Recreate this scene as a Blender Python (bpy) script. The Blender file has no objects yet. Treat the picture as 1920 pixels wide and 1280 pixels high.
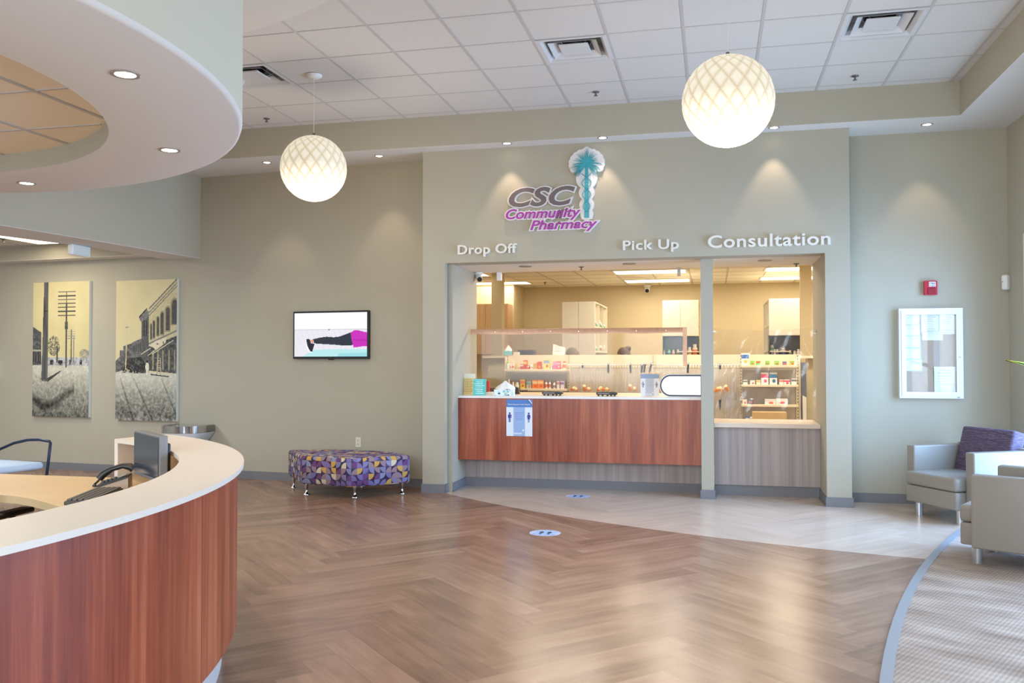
import bpy, bmesh, math, random
import numpy as np
from mathutils import Matrix, Vector

# ------------------------------------------------------------------ camera
S = bpy.context.scene
COL = S.collection
FPX, YAW, PIT, ROL, EYE = 1628.32, .22803, .02095, -.00093, 1.4645
def _axes():
    cy, sy, cp, sp = math.cos(YAW), math.sin(YAW), math.cos(PIT), math.sin(PIT)
    f = Vector((-sy*cp, cy*cp, sp)); r = Vector((cy, sy, 0)); u = r.cross(f)
    c, s = math.cos(ROL), math.sin(ROL)
    return c*r + s*u, -s*r + c*u, f
AR, AU, AF = _axes()
cam_d = bpy.data.cameras.new('camera'); cam = bpy.data.objects.new('camera', cam_d); COL.objects.link(cam)
cam_d.sensor_width = 36; cam_d.lens = FPX/1920*36; cam_d.clip_start = .05; cam_d.clip_end = 200
m = Matrix.Identity(4)
for i in range(3):
    m[i][0] = AR[i]; m[i][1] = AU[i]; m[i][2] = -AF[i]
m[2][3] = EYE
cam.matrix_world = m
S.camera = cam
S.view_settings.view_transform = 'Standard'; S.view_settings.look = 'None'
S.view_settings.gamma = 1; S.view_settings.use_curve_mapping = False
S.view_settings.exposure = 0.13
S.cycles.use_denoising = True
S.cycles.max_bounces = 8; S.cycles.diffuse_bounces = 5; S.cycles.glossy_bounces = 4
S.cycles.transparent_max_bounces = 40; S.cycles.transmission_bounces = 6
S.cycles.caustics_reflective = False; S.cycles.caustics_refractive = False
S.cycles.sample_clamp_indirect = 8

# survey helpers: the point of a plane of the room that a measured sight line meets
CAM = Vector((0, 0, EYE))
def ray(x, y): return AF + (x-960)/FPX*AR + (640-y)/FPX*AU
def at_y(x, y, Y): d = ray(x, y); return CAM + d*(Y/d.y)
def at_z(x, y, Z): d = ray(x, y); return CAM + d*((Z-EYE)/d.z)

# ------------------------------------------------------------------ daylight
W = bpy.data.worlds.new('sky'); S.world = W; W.use_nodes = True
bg = W.node_tree.nodes['Background']
bg.inputs[0].default_value = (.62, .78, 1, 1); bg.inputs[1].default_value = .95

def area(name, loc, rot, sx, sy, energy, color, spread=180):
    l = bpy.data.lights.new(name, 'AREA'); l.shape = 'RECTANGLE'; l.size = sx; l.size_y = sy
    l.energy = energy; l.color = color; l.spread = math.radians(spread)
    o = bpy.data.objects.new(name, l); o.location = loc; o.rotation_euler = rot; COL.objects.link(o); return o
DAY = (.32, .57, 1.0)
for k, (ya, yb, pw, dc) in enumerate([(6.2, 9.6, 480, DAY), (3.0, 6.2, 140, (.60, .79, 1)), (-.2, 3.0, 60, (.90, .95, 1))]):      # sky light falling in through the three side windows
    area('daylight_side', (4.3, (ya+yb)/2, 2.0), (0, math.radians(74), 0), 4.0, yb-ya, pw, dc, 130)
area('paving_fill', (4.6, 7.6, .02), (math.pi, 0, 0), 3.0, 4.6, 230, (.50, .72, 1.0))   # lamp added in place of paving bounce, lifts ceiling and soffit
area('daylight_rear', (-3.2, -4.3, 2.0), (math.radians(66), 0, 0), 8.5, 3.2, 370, (.78, .90, 1.0), 125)   # and through the glazed rear wall
def glow(loc, e, c=(1, .88, .72)):
    l = bpy.data.lights.new('fill_glow', 'POINT'); l.energy = e; l.color = c; l.shadow_soft_size = .3
    o = bpy.data.objects.new('fill_glow', l); o.location = loc; COL.objects.link(o)
for x, y in ((-1.0, -1.6), (-3.0, -2.4)): glow((x, y, 3.15), 75)        # unseen fill lamps added behind the viewer; no globes hang there

def spot(name, loc, energy, color, angle, blend=.6, size=.03, tilt=(0, 0)):
    l = bpy.data.lights.new(name, 'SPOT'); l.energy = energy; l.color = color; l.spot_size = math.radians(angle)
    l.spot_blend = blend; l.shadow_soft_size = size
    o = bpy.data.objects.new(name, l); o.location = loc; o.rotation_euler = (tilt[0], tilt[1], 0); COL.objects.link(o); return o

# ------------------------------------------------------------------ materials
def lin(c):
    return tuple(((v/255)/12.92 if v/255 <= .04045 else ((v/255+.055)/1.055)**2.4) for v in c)
def lin4(c): return lin(c) + (1,)
MATS = {}
def mat(name, c=(200, 200, 200), rough=.5, metal=0, noise=0, nscale=40, bump=0, bscale=300, spec=.5, emit=None, es=1, coat=0):
    if name in MATS: return MATS[name]
    M = bpy.data.materials.new(name); M.use_nodes = True; N = M.node_tree; b = N.nodes['Principled BSDF']
    b.inputs['Base Color'].default_value = lin4(c); b.inputs['Roughness'].default_value = rough
    b.inputs['Metallic'].default_value = metal; b.inputs['Specular IOR Level'].default_value = spec
    b.inputs['Coat Weight'].default_value = coat
    if emit: b.inputs['Emission Color'].default_value = lin4(emit); b.inputs['Emission Strength'].default_value = es
    if noise or bump:
        tc = N.nodes.new('ShaderNodeTexCoord')
    if noise:
        t = N.nodes.new('ShaderNodeTexNoise'); t.inputs['Scale'].default_value = nscale; t.inputs['Detail'].default_value = 4
        N.links.new(tc.outputs['Object'], t.inputs['Vector'])
        r = N.nodes.new('ShaderNodeMix'); r.data_type = 'RGBA'
        r.inputs['A'].default_value = lin4(tuple(max(0, v*(1-noise)) for v in c)); r.inputs['B'].default_value = lin4(tuple(min(255, v*(1+noise)) for v in c))
        N.links.new(t.outputs['Fac'], r.inputs['Factor']); N.links.new(r.outputs['Result'], b.inputs['Base Color'])
    if bump:
        t2 = N.nodes.new('ShaderNodeTexNoise'); t2.inputs['Scale'].default_value = bscale
        N.links.new(tc.outputs['Object'], t2.inputs['Vector'])
        bp = N.nodes.new('ShaderNodeBump'); bp.inputs['Strength'].default_value = bump; bp.inputs['Distance'].default_value = .002
        N.links.new(t2.outputs['Fac'], bp.inputs['Height']); N.links.new(bp.outputs['Normal'], b.inputs['Normal'])
    MATS[name] = M; return M

class G:
    """small node-graph helper"""
    def __init__(s, M): s.N = M.node_tree
    def n(s, t, **k):
        o = s.N.nodes.new(t)
        for a, v in k.items(): setattr(o, a, v)
        return o
    def l(s, a, b): s.N.links.new(a, b)
    def put(s, sock, v):
        if isinstance(v, bpy.types.NodeSocket): s.l(v, sock)
        else: sock.default_value = v
    def math(s, op, a, b=0.0, c=0.0):
        o = s.n('ShaderNodeMath', operation=op)
        s.put(o.inputs[0], a); s.put(o.inputs[1], b); s.put(o.inputs[2], c); return o.outputs[0]
    def mix(s, f, a, b, bt='MIX'):
        o = s.n('ShaderNodeMix', data_type='RGBA', blend_type=bt)
        s.put(o.inputs['Factor'], f); s.put(o.inputs['A'], a); s.put(o.inputs['B'], b); return o.outputs['Result']
    def noise(s, v, scale, detail=3, rough=.5):
        o = s.n('ShaderNodeTexNoise'); s.l(v, o.inputs['Vector']); o.inputs['Scale'].default_value = scale
        o.inputs['Detail'].default_value = detail; o.inputs['Roughness'].default_value = rough; return o.outputs['Fac']
    def ramp(s, f, stops, interp='LINEAR'):
        o = s.n('ShaderNodeValToRGB'); cr = o.color_ramp; cr.interpolation = interp
        while len(cr.elements) < len(stops): cr.elements.new(.5)
        for e, (p, c) in zip(cr.elements, stops): e.position = p; e.color = lin4(c)
        s.put(o.inputs[0], f); return o.outputs['Color']
    def scale(s, v, sc):
        o = s.n('ShaderNodeMapping'); s.l(v, o.inputs[0]); o.inputs['Scale'].default_value = sc; return o.outputs[0]

def wood(name, stops, sc=(30, 1.2, 1), rough=.35, seam=None):
    """vertical-grain laminate on the UV map (u along the panel in metres, v up)"""
    M = bpy.data.materials.new(name); M.use_nodes = True; g = G(M); b = M.node_tree.nodes['Principled BSDF']
    uv = g.n('ShaderNodeUVMap').outputs[0]
    a = g.noise(g.scale(uv, sc), 1, 5, .6); c = g.noise(g.scale(uv, (sc[0]*.22, sc[1]*.3, 1)), 1, 3)
    fine = g.noise(g.scale(uv, (sc[0]*7, sc[1]*3, 1)), 1, 3)
    f = g.math('MULTIPLY_ADD', c, .55, g.math('MULTIPLY_ADD', a, .38, g.math('MULTIPLY', fine, .16)))
    col = g.ramp(f, stops)
    g.l(col, b.inputs['Base Color']); b.inputs['Roughness'].default_value = rough
    MATS[name] = M; return M
WOOD = wood('cherry_laminate', [(.34, (84, 32, 18)), (.45, (126, 54, 31)), (.55, (152, 72, 44)), (.70, (188, 108, 74))])
GREYLAM = wood('grey_laminate', [(.35, (138, 125, 121)), (.55, (166, 153, 149)), (.7, (184, 172, 166))], sc=(60, .8, 1), rough=.45)
TANLAM = wood('tan_laminate', [(.35, (160, 120, 82)), (.55, (186, 148, 106)), (.7, (200, 165, 124))], sc=(30, .8, 1), rough=.45)

PAINT = mat('wall_paint', (178, 172, 154), .85, noise=.015, nscale=3, bump=.08, bscale=500)
PAINTG = mat('drum_paint', (204, 199, 180), .85)
RXPAINT = mat('dispensary_paint', (206, 190, 154), .85)
WHITE = mat('ceiling_white', (222, 219, 214), .9)
TILE = mat('ceiling_tile', (214, 211, 206), .95, noise=.02, nscale=60, bump=.3, bscale=260)
TBAR = mat('tbar_white', (192, 189, 186), .6)
BASE = mat('baseboard_grey', (122, 122, 126), .55)
SOLID = mat('solid_surface', (232, 226, 216), .35)
SOLIDW = mat('solid_white', (236, 232, 226), .3)
BLACK = mat('black_plastic', (22, 23, 26), .4)
DARKG = mat('dark_grey', (60, 60, 62), .5)
CHROME = mat('chrome', (220, 222, 226), .12, 1)
STEEL = mat('brushed_steel', (190, 188, 184), .28, 1)
WHITEP = mat('white_plastic', (235, 234, 230), .4)
PAPER = mat('white_paper', (242, 240, 234), .8)
LETTER = mat('sign_letter', (226, 223, 214), .5)
LAMPLENS = mat('lamp_lens', (255, 250, 240), .5, emit=(255, 247, 232), es=9)
TRIMRING = mat('downlight_trim', (170, 166, 160), .35, .5)
TROFF = mat('troffer_lens', (255, 250, 235), .5, emit=(255, 240, 206), es=4.5)

def glassy(name, refl=.08, tint=(1, 1, 1), rough=.02, diff=0.0, dcol=(230, 230, 230), trans=False):
    M = bpy.data.materials.new(name); M.use_nodes = True; g = G(M); N = M.node_tree
    N.nodes.remove(N.nodes['Principled BSDF']); out = N.nodes['Material Output']
    t = g.n('ShaderNodeBsdfTransparent'); t.inputs[0].default_value = (*tint, 1)
    gl = g.n('ShaderNodeBsdfGlossy'); gl.inputs['Roughness'].default_value = rough
    lw_ = g.n('ShaderNodeLayerWeight'); lw_.inputs[0].default_value = .5
    f = g.math('MULTIPLY_ADD', g.math('POWER', lw_.outputs['Facing'], 5), .9, .04)      # the same from either side of a thin sheet
    f = g.math('MULTIPLY', f, refl/.04)
    f = g.math('MINIMUM', f, 1.0)
    mx = g.n('ShaderNodeMixShader'); g.l(f, mx.inputs[0]); g.l(t.outputs[0], mx.inputs[1]); g.l(gl.outputs[0], mx.inputs[2])
    last = mx.outputs[0]
    if diff:
        d = g.n('ShaderNodeBsdfDiffuse'); d.inputs[0].default_value = lin4(dcol)
        if trans:
            t2 = g.n('ShaderNodeBsdfTranslucent'); t2.inputs[0].default_value = lin4(dcol)
            m3 = g.n('ShaderNodeMixShader'); m3.inputs[0].default_value = .5; g.l(d.outputs[0], m3.inputs[1]); g.l(t2.outputs[0], m3.inputs[2]); d = m3
        m2 = g.n('ShaderNodeMixShader'); m2.inputs[0].default_value = diff
        g.l(last, m2.inputs[1]); g.l(d.outputs[0], m2.inputs[2]); last = m2.outputs[0]
    g.l(last, out.inputs[0]); MATS[name] = M; return M
PANE = glassy('window_glass', .04)
ACRYL = glassy('acrylic_sheet', .012, (.97, .96, .94), .05, .02, (220, 205, 185))
FILM = glassy('plastic_film', .05, (.96, .96, .96), .14, .05, (225, 215, 200))
BAG = glassy('bag_plastic', .035, (1, 1, 1), .18, .20, (255, 252, 246), True)

def attr_mat(name, rough=.7, emission=0.0, spec=.3):
    M = bpy.data.materials.new(name); M.use_nodes = True; g = G(M); b = M.node_tree.nodes['Principled BSDF']
    a = g.n('ShaderNodeAttribute', attribute_name='print')
    b.inputs['Roughness'].default_value = rough; b.inputs['Specular IOR Level'].default_value = spec
    if emission:
        b.inputs['Base Color'].default_value = (.02, .02, .02, 1)
        g.l(a.outputs['Color'], b.inputs['Emission Color']); b.inputs['Emission Strength'].default_value = emission
    else: g.l(a.outputs['Color'], b.inputs['Base Color'])
    return M
PRINT = attr_mat('printed_sheet'); SCREEN = attr_mat('lit_screen', .2, 1.0)

# ------------------------------------------------------------------ mesh builder
XF = {}
class MB:
    def __init__(s, mt=None):
        s.bm = bmesh.new(); s.uv = s.bm.loops.layers.uv.new('UVMap'); s.mats = []; s.k = 0
        if mt: s.use(mt)
    def use(s, mt):
        if mt not in s.mats: s.mats.append(mt)
        s.k = s.mats.index(mt); return s
    def face(s, pts, uvs=None, smooth=False):
        vs = [s.bm.verts.new(p) for p in pts]
        f = s.bm.faces.new(vs); f.material_index = s.k; f.smooth = smooth
        if uvs:
            for lp, q in zip(f.loops, uvs): lp[s.uv].uv = q
        return f
    def grid(s, P, closed_u=False, smooth=True, uvs=None):
        """P[i][j] -> quads"""
        V = [[s.bm.verts.new(p) for p in row] for row in P]
        n, mm = len(V), len(V[0])
        for i in range(n-1):
            for j in range(mm if closed_u else mm-1):
                j2 = (j+1) % mm
                q = [V[i][j], V[i][j2], V[i+1][j2], V[i+1][j]]
                if len(set(q)) < 4: continue
                f = s.bm.faces.new(q); f.material_index = s.k; f.smooth = smooth
                if uvs:
                    jj = j+1
                    for lp, w in zip(f.loops, [uvs[i][j], uvs[i][jj], uvs[i+1][jj], uvs[i+1][j]]): lp[s.uv].uv = w
        return V
    def box(s, x0, y0, z0, x1, y1, z1, bevel=0, seg=2, M=None, soft=False):
        t = bmesh.new(); bmesh.ops.create_cube(t, size=1)
        for v in t.verts:
            v.co = Vector(((x0+x1)/2+v.co.x*(x1-x0), (y0+y1)/2+v.co.y*(y1-y0), (z0+z1)/2+v.co.z*(z1-z0)))
        if bevel: bmesh.ops.bevel(t, geom=t.edges[:], offset=bevel, segments=seg, affect='EDGES', profile=.5)
        s.add(t, M, smooth=soft or bevel > .008); return s
    def add(s, t, M=None, smooth=False):
        mp = {}
        for v in t.verts: mp[v] = s.bm.verts.new(M @ v.co if M else v.co)
        for f in t.faces:
            nf = s.bm.faces.new([mp[v] for v in f.verts]); nf.material_index = s.k; nf.smooth = smooth
            nrm = f.normal
            for lp in nf.loops:
                c = lp.vert.co
                ax = max(range(3), key=lambda i: abs(nrm[i]))
                lp[s.uv].uv = (c.y, c.z) if ax == 0 else (c.x, c.z) if ax == 1 else (c.x, c.y)
        t.free()
    def frame(s, x0, z0, x1, z1, w, y0, y1, bevel=0, axis='y'):
        for a, b_, c, d in ((x0, z0, x1, z0+w), (x0, z1-w, x1, z1), (x0, z0+w, x0+w, z1-w), (x1-w, z0+w, x1, z1-w)):
            if axis == 'y': s.box(a, y0, b_, c, y1, d, bevel)
            elif axis == 'x': s.box(y0, a, b_, y1, c, d, bevel)
            else: s.box(a, b_, y0, c, d, y1, bevel)
        return s
    def prism(s, poly, z0, z1, plane='xy', smooth=False, cap0=True, cap1=True):
        """polygon extruded along the axis normal to its plane; side UV = (arc length, height)"""
        def P(a, b, h): return (a, b, h) if plane == 'xy' else (a, h, b) if plane == 'xz' else (h, a, b)
        n = len(poly); L = [0]
        for i in range(n):
            a, b = poly[i], poly[(i+1) % n]; L.append(L[-1]+math.hypot(a[0]-b[0], a[1]-b[1]))
        b0 = [s.bm.verts.new(P(a, b, z0)) for a, b in poly]; b1 = [s.bm.verts.new(P(a, b, z1)) for a, b in poly]
        for i in range(n):
            j = (i+1) % n
            f = s.bm.faces.new([b0[i], b0[j], b1[j], b1[i]]); f.material_index = s.k; f.smooth = smooth
            for lp, q in zip(f.loops, [(L[i], z0), (L[i+1], z0), (L[i+1], z1), (L[i], z1)]): lp[s.uv].uv = q
        for vs, on in ((b0[::-1], cap0), (b1, cap1)):
            if on:
                vv = [s.bm.verts.new(v.co) for v in vs] if smooth else vs
                f = s.bm.faces.new(vv); f.material_index = s.k
                for lp, v in zip(f.loops, vv): lp[s.uv].uv = (v.co.x, v.co.y) if plane == 'xy' else (v.co.x, v.co.z)
        return s
    def band(s, o, i, z0, z1):
        """closed strip between an outer and an inner polyline, extruded"""
        return s.prism(list(o)+list(i)[::-1], z0, z1)
    def lathe(s, prof, c=(0, 0, 0), seg=24, smooth=True):
        rows = []
        for r, z in prof:
            rows.append([(c[0]+max(r, 1e-4)*math.cos(2*math.pi*k/seg), c[1]+max(r, 1e-4)*math.sin(2*math.pi*k/seg), c[2]+z) for k in range(seg)])
        uvs = [[(k/seg, z) for k in range(seg+1)] for r, z in prof]
        s.grid(rows, True, smooth, uvs); return s
    def cyl(s, p0, p1, r, r1=None, seg=16, smooth=True):
        p0, p1 = Vector(p0), Vector(p1); d = (p1-p0).normalized(); r1 = r if r1 is None else r1
        a = d.orthogonal().normalized(); b = d.cross(a)
        R = [[p+(a*math.cos(2*math.pi*k/seg)+b*math.sin(2*math.pi*k/seg))*q for k in range(seg)] for p, q in ((p0, r), (p1, r1))]
        V = s.grid(R, True, smooth)
        for ring, fl in ((R[0], True), (R[1], False)):
            s.face(ring[::-1] if fl else ring)
        return s
    def tube(s, pts, r, seg=8, close=False):
        pts = [Vector(p) for p in pts]; rows = []; a = None
        for i, p in enumerate(pts):
            d = (pts[min(i+1, len(pts)-1)]-pts[max(i-1, 0)]).normalized()
            a = d.orthogonal().normalized() if a is None else (a-d*a.dot(d)).normalized()
            b = d.cross(a); q = r[i] if isinstance(r, (list, tuple)) else r
            rows.append([p+(a*math.cos(2*math.pi*k/seg)+b*math.sin(2*math.pi*k/seg))*q for k in range(seg)])
        s.grid(rows, True, True)
        s.face(rows[0][::-1]); s.face(rows[-1]); return s
    def sphere(s, c, r, seg=16, rings=10):
        prof = [(math.sin(math.pi*i/rings), -math.cos(math.pi*i/rings)) for i in range(rings+1)]
        r = r if isinstance(r, (list, tuple)) else (r, r, r)
        rows = [[(c[0]+r[0]*max(a, 1e-3)*math.cos(2*math.pi*k/seg), c[1]+r[1]*max(a, 1e-3)*math.sin(2*math.pi*k/seg), c[2]+r[2]*z) for k in range(seg)] for a, z in prof]
        s.grid(rows, True, True); return s
    def build(s, name, parent=None, world=True, label=None, cat=None, group=None, kind=None, weld=False, origin=None, subsurf=0):
        """world=True: points were given in room coordinates (else in the parent's own)"""
        if weld: bmesh.ops.remove_doubles(s.bm, verts=s.bm.verts[:], dist=1e-5)
        bmesh.ops.recalc_face_normals(s.bm, faces=s.bm.faces[:])
        loc = Vector((0, 0, 0))
        if parent is None:
            if origin is None and s.bm.verts:
                xs = [v.co for v in s.bm.verts]
                lo = [min(c[i] for c in xs) for i in range(3)]; hi = [max(c[i] for c in xs) for i in range(3)]
                loc = Vector(((lo[0]+hi[0])/2, (lo[1]+hi[1])/2, lo[2]))
            elif origin: loc = Vector(origin)
            s.bm.transform(Matrix.Translation(-loc))
        elif world:
            s.bm.transform(XF[parent].inverted())
        me = bpy.data.meshes.new(name); s.bm.to_mesh(me); s.bm.free()
        for mm in s.mats: me.materials.append(mm)
        o = bpy.data.objects.new(name, me); COL.objects.link(o)
        if parent is not None: o.parent = parent; XF[o] = XF[parent].copy()
        else: o.location = loc; XF[o] = Matrix.Translation(loc)
        if subsurf:
            md = o.modifiers.new('smooth', 'SUBSURF'); md.levels = md.render_levels = subsurf
        if label: o['label'] = label
        if cat: o['category'] = cat
        if group: o['group'] = group
        if kind: o['kind'] = kind
        return o
def thing(name, label, cat, loc=(0, 0, 0), rz=0, group=None):
    o = bpy.data.objects.new(name, None); COL.objects.link(o); o.empty_display_size = .1
    o.location = loc; o.rotation_euler = (0, 0, rz); o['label'] = label; o['category'] = cat
    if group: o['group'] = group
    XF[o] = Matrix.Translation(Vector(loc)) @ Matrix.Rotation(rz, 4, 'Z'); return o
def dup(root, loc, rz=None, label=None, group=None):
    c = root.copy(); COL.objects.link(c); c.location = loc
    if rz is not None: c.rotation_euler = (0, 0, rz)
    if label: c['label'] = label
    if group: c['group'] = group
    for ch in list(root.children):
        d = ch.copy(); COL.objects.link(d); d.parent = c
        for gc in list(ch.children):
            e = gc.copy(); COL.objects.link(e); e.parent = d
    return c
def arc(c, r, a0, a1, n):
    return [(c[0]+r*math.cos(math.radians(a0+(a1-a0)*k/n)), c[1]+r*math.sin(math.radians(a0+(a1-a0)*k/n))) for k in range(n+1)]
def circle(c, r, n=32): return arc(c, r, 0, 360*(n-1)/n, n-1)

def raster(name, w, h, nx, ny, fn, mt, parent, y=0.0, x0=None, z0=0.0, label=None):
    """a printed or lit sheet in the parent's own xz plane facing -y; fn(u, v) -> sRGB arrays"""
    x0 = -w/2 if x0 is None else x0
    xs = np.linspace(x0, x0+w, nx+1); zs = np.linspace(z0+h, z0, ny+1)
    V = np.array([(x, y, z) for z in zs for x in xs])
    F = [(j*(nx+1)+i, (j+1)*(nx+1)+i, (j+1)*(nx+1)+i+1, j*(nx+1)+i+1) for j in range(ny) for i in range(nx)]
    me = bpy.data.meshes.new(name); me.from_pydata(V.tolist(), [], F)
    U, Vv = np.meshgrid((np.arange(nx)+.5)/nx, (np.arange(ny)+.5)/ny)
    C = np.clip(fn(U, Vv), 0, 255)/255
    C = np.where(C <= .04045, C/12.92, ((C+.055)/1.055)**2.4).reshape(-1, 3)
    A = me.attributes.new('print', 'FLOAT_COLOR', 'FACE')
    A.data.foreach_set('color', np.c_[C, np.ones(len(C))].astype(np.float32).ravel())
    me.materials.append(mt)
    o = bpy.data.objects.new(name, me); COL.objects.link(o); o.parent = parent; XF[o] = XF[parent].copy()
    if label: o['label'] = label
    return o
def inpoly(U, V, P):
    r = np.zeros(U.shape, bool); n = len(P)
    for i in range(n):
        (x1, y1), (x2, y2) = P[i], P[(i+1) % n]
        if y1 == y2: continue
        c = ((y1 > V) != (y2 > V)) & (U < (x2-x1)*(V-y1)/(y2-y1)+x1); r ^= c
    return r
def put(img, msk, c): img[msk] = c
def vnoise(nx_, ny_, seed, shape):
    rs = np.random.RandomState(seed); g = rs.rand(ny_+2, nx_+2)
    y = np.linspace(0, ny_, shape[0]); x = np.linspace(0, nx_, shape[1])
    yi, xi = y.astype(int), x.astype(int); fy, fx = (y-yi)[:, None], (x-xi)[None]
    return (g[yi][:, xi]*(1-fx)+g[yi][:, xi+1]*fx)*(1-fy)+(g[yi+1][:, xi]*(1-fx)+g[yi+1][:, xi+1]*fx)*fy

def text(mb, s, x0, z0, w, h, y0, y1, off=0.0, shear=0.0, space=1.0, tilt=0.0, raw=False):
    """lettering in an xz plane: cap box (x0, z0)-(x0+w, z0+h), from y1 (back) to y0 (front)"""
    cu = bpy.data.curves.new('t', 'FONT'); cu.body = s; cu.size = 1; cu.extrude = .5; cu.resolution_u = 4
    cu.shear = shear; cu.space_character = space
    ob = bpy.data.objects.new('t', cu); me = bpy.data.meshes.new_from_object(ob)
    n = len(me.vertices); co = np.empty(n*3); me.vertices.foreach_get('co', co); co = co.reshape(-1, 3)
    cap = .729
    xa, xb = co[:, 0].min(), co[:, 0].max()
    if off:
        bpy.data.meshes.remove(me); cu.offset = off/(w/(xb-xa)); me = bpy.data.meshes.new_from_object(ob)
        n = len(me.vertices); co = np.empty(n*3); me.vertices.foreach_get('co', co); co = co.reshape(-1, 3)
    X = x0+(co[:, 0]-xa)*w/(xb-xa); Z = z0+co[:, 1]*h/cap+(X-x0)*tilt; Y = np.where(co[:, 2] > 0, y0, y1)
    par = list(range(n))                                   # every letter a hair deeper than the last
    def find(i):
        while par[i] != i: par[i] = par[par[i]]; i = par[i]
        return i
    for e in me.edges:
        a, b_ = find(e.vertices[0]), find(e.vertices[1]); par[a] = b_
    rootx = {}
    for i in range(n): rootx.setdefault(find(i), X[i])
    order = {r_: k for k, r_ in enumerate(sorted(rootx, key=rootx.get))}
    for i in range(n):
        if co[i, 2] > 0: Y[i] -= .003*order[find(i)]/len(order)
    vs = [mb.bm.verts.new((X[i], Y[i], Z[i])) for i in range(n)]
    for p in me.polygons:
        try:
            f = mb.bm.faces.new([vs[i] for i in p.vertices]); f.material_index = mb.k
        except ValueError: pass
    bpy.data.meshes.remove(me); bpy.data.objects.remove(ob); bpy.data.curves.remove(cu)

# ================================================================== THE SETTING
ZC, ZS = 4.111, 3.777             # tile ceiling, drywall soffit
GX, GY, TS = -3.2714, 6.996, .61  # ceiling grid
YP = 9.16                         # lobby face of the dispensary wall
def st(o): o['kind'] = 'structure'; return o

# ---- floor: herringbone planks, pale inside a wide arc in front of the counters
FL = bpy.data.materials.new('herringbone_vinyl'); FL.use_nodes = True
g = G(FL); b = FL.node_tree.nodes['Principled BSDF']
uv = g.n('ShaderNodeUVMap').outputs[0]; pr = g.n('ShaderNodeAttribute', attribute_name='plank').outputs['Fac']
geo = g.n('ShaderNodeNewGeometry').outputs['Position']
off = g.n('ShaderNodeCombineXYZ'); g.l(g.math('MULTIPLY', pr, 37), off.inputs[0]); g.l(g.math('MULTIPLY', pr, 91), off.inputs[1])
va = g.n('ShaderNodeVectorMath', operation='ADD'); g.l(uv, va.inputs[0]); g.l(off.outputs[0], va.inputs[1]); uvo = va.outputs[0]
n1 = g.noise(g.scale(uvo, (1.1, 17, 1)), 1, 4, .5); n2 = g.noise(g.scale(uvo, (2.0, 5, 1)), 1, 3); n3 = g.noise(g.scale(uvo, (5, 90, 1)), 1, 3)
fac = g.math('MULTIPLY_ADD', n1, .36, g.math('MULTIPLY_ADD', n2, .50, g.math('MULTIPLY', n3, .16)))
fac = g.math('ADD', fac, g.math('MULTIPLY', g.math('SUBTRACT', pr, .5), .19))
brown = g.ramp(fac, [(.28, (112, 83, 66)), (.45, (143, 110, 89)), (.60, (161, 127, 105)), (.76, (178, 147, 125))])
pale = g.ramp(fac, [(.25, (192, 171, 153)), (.5, (205, 185, 167)), (.78, (216, 198, 181))])
dist = g.n('ShaderNodeVectorMath', operation='DISTANCE'); g.l(geo, dist.inputs[0]); dist.inputs[1].default_value = (3.532, 16.342, 0)
msk = g.math('LESS_THAN', dist.outputs['Value'], 9.629)
sep = g.n('ShaderNodeSeparateXYZ'); g.l(geo, sep.inputs[0]); msk = g.math('MULTIPLY', msk, g.math('GREATER_THAN', sep.outputs[0], -2.96))
col = g.mix(msk, brown, pale)
su = g.n('ShaderNodeSeparateXYZ'); g.l(uv, su.inputs[0])
eu = g.math('MINIMUM', su.outputs[0], g.math('SUBTRACT', 1.22, su.outputs[0])); ev = g.math('MINIMUM', su.outputs[1], g.math('SUBTRACT', .184, su.outputs[1]))
seam = g.math('LESS_THAN', g.math('MINIMUM', eu, ev), .002)
col = g.mix(g.math('MULTIPLY', seam, .24), col, lin4((60, 46, 38)))
g.l(col, b.inputs['Base Color']); b.inputs['Specular IOR Level'].default_value = .55
g.l(g.math('MULTIPLY_ADD', n1, .12, .18), b.inputs['Roughness'])
bp = g.n('ShaderNodeBump'); bp.inputs['Strength'].default_value = .05; bp.inputs['Distance'].default_value = .001
g.l(n1, bp.inputs['Height']); g.l(bp.outputs[0], b.inputs['Normal'])

random.seed(5)
PL, PW = 1.22, .184
verts, faces, uvs, shade = [], [], [], []
r2 = math.sqrt(.5)
for mI in range(-16, 17):
    for j in range(-80, 120):
        for kind in 'HV':
            a0 = j*PW+mI*(PL+PW); b0 = j*PW+mI*(PW-PL)
            if kind == 'V': a0, b0, da, db = a0+PL, b0+PW-PL, PW, PL
            else: da, db = PL, PW
            q = [(a0, b0), (a0+da, b0), (a0+da, b0+db), (a0, b0+db)]
            P = [((a-bb)*r2-.975, (a+bb)*r2+.06) for a, bb in q]
            cx = sum(p[0] for p in P)/4; cy = sum(p[1] for p in P)/4
            if not (-11.5 < cx < 3.2 and -4.2 < cy < 10.6): continue
            k = len(verts); verts += [(p[0], p[1], 0) for p in P]; faces.append((k, k+1, k+2, k+3))
            uvs += [(0, 0), (PL, 0), (PL, PW), (0, PW)] if kind == 'H' else [(0, PW), (0, 0), (PL, 0), (PL, PW)]
            shade.append(random.random())
me = bpy.data.meshes.new('floor'); me.from_pydata(verts, [], faces)
me.uv_layers.new(name='UVMap').data.foreach_set('uv', np.array(uvs, np.float32).ravel())
A = me.attributes.new('plank', 'FLOAT', 'FACE'); A.data.foreach_set('value', np.array(shade, np.float32))
me.materials.append(FL); o = bpy.data.objects.new('floor', me); COL.objects.link(o); st(o)
mb = MB(mat('dispensary_floor', (214, 200, 178), .5)); mb.box(-7, 10.6, -.05, 3.05, 17.2, -.002); st(mb.build('floor'))

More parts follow.
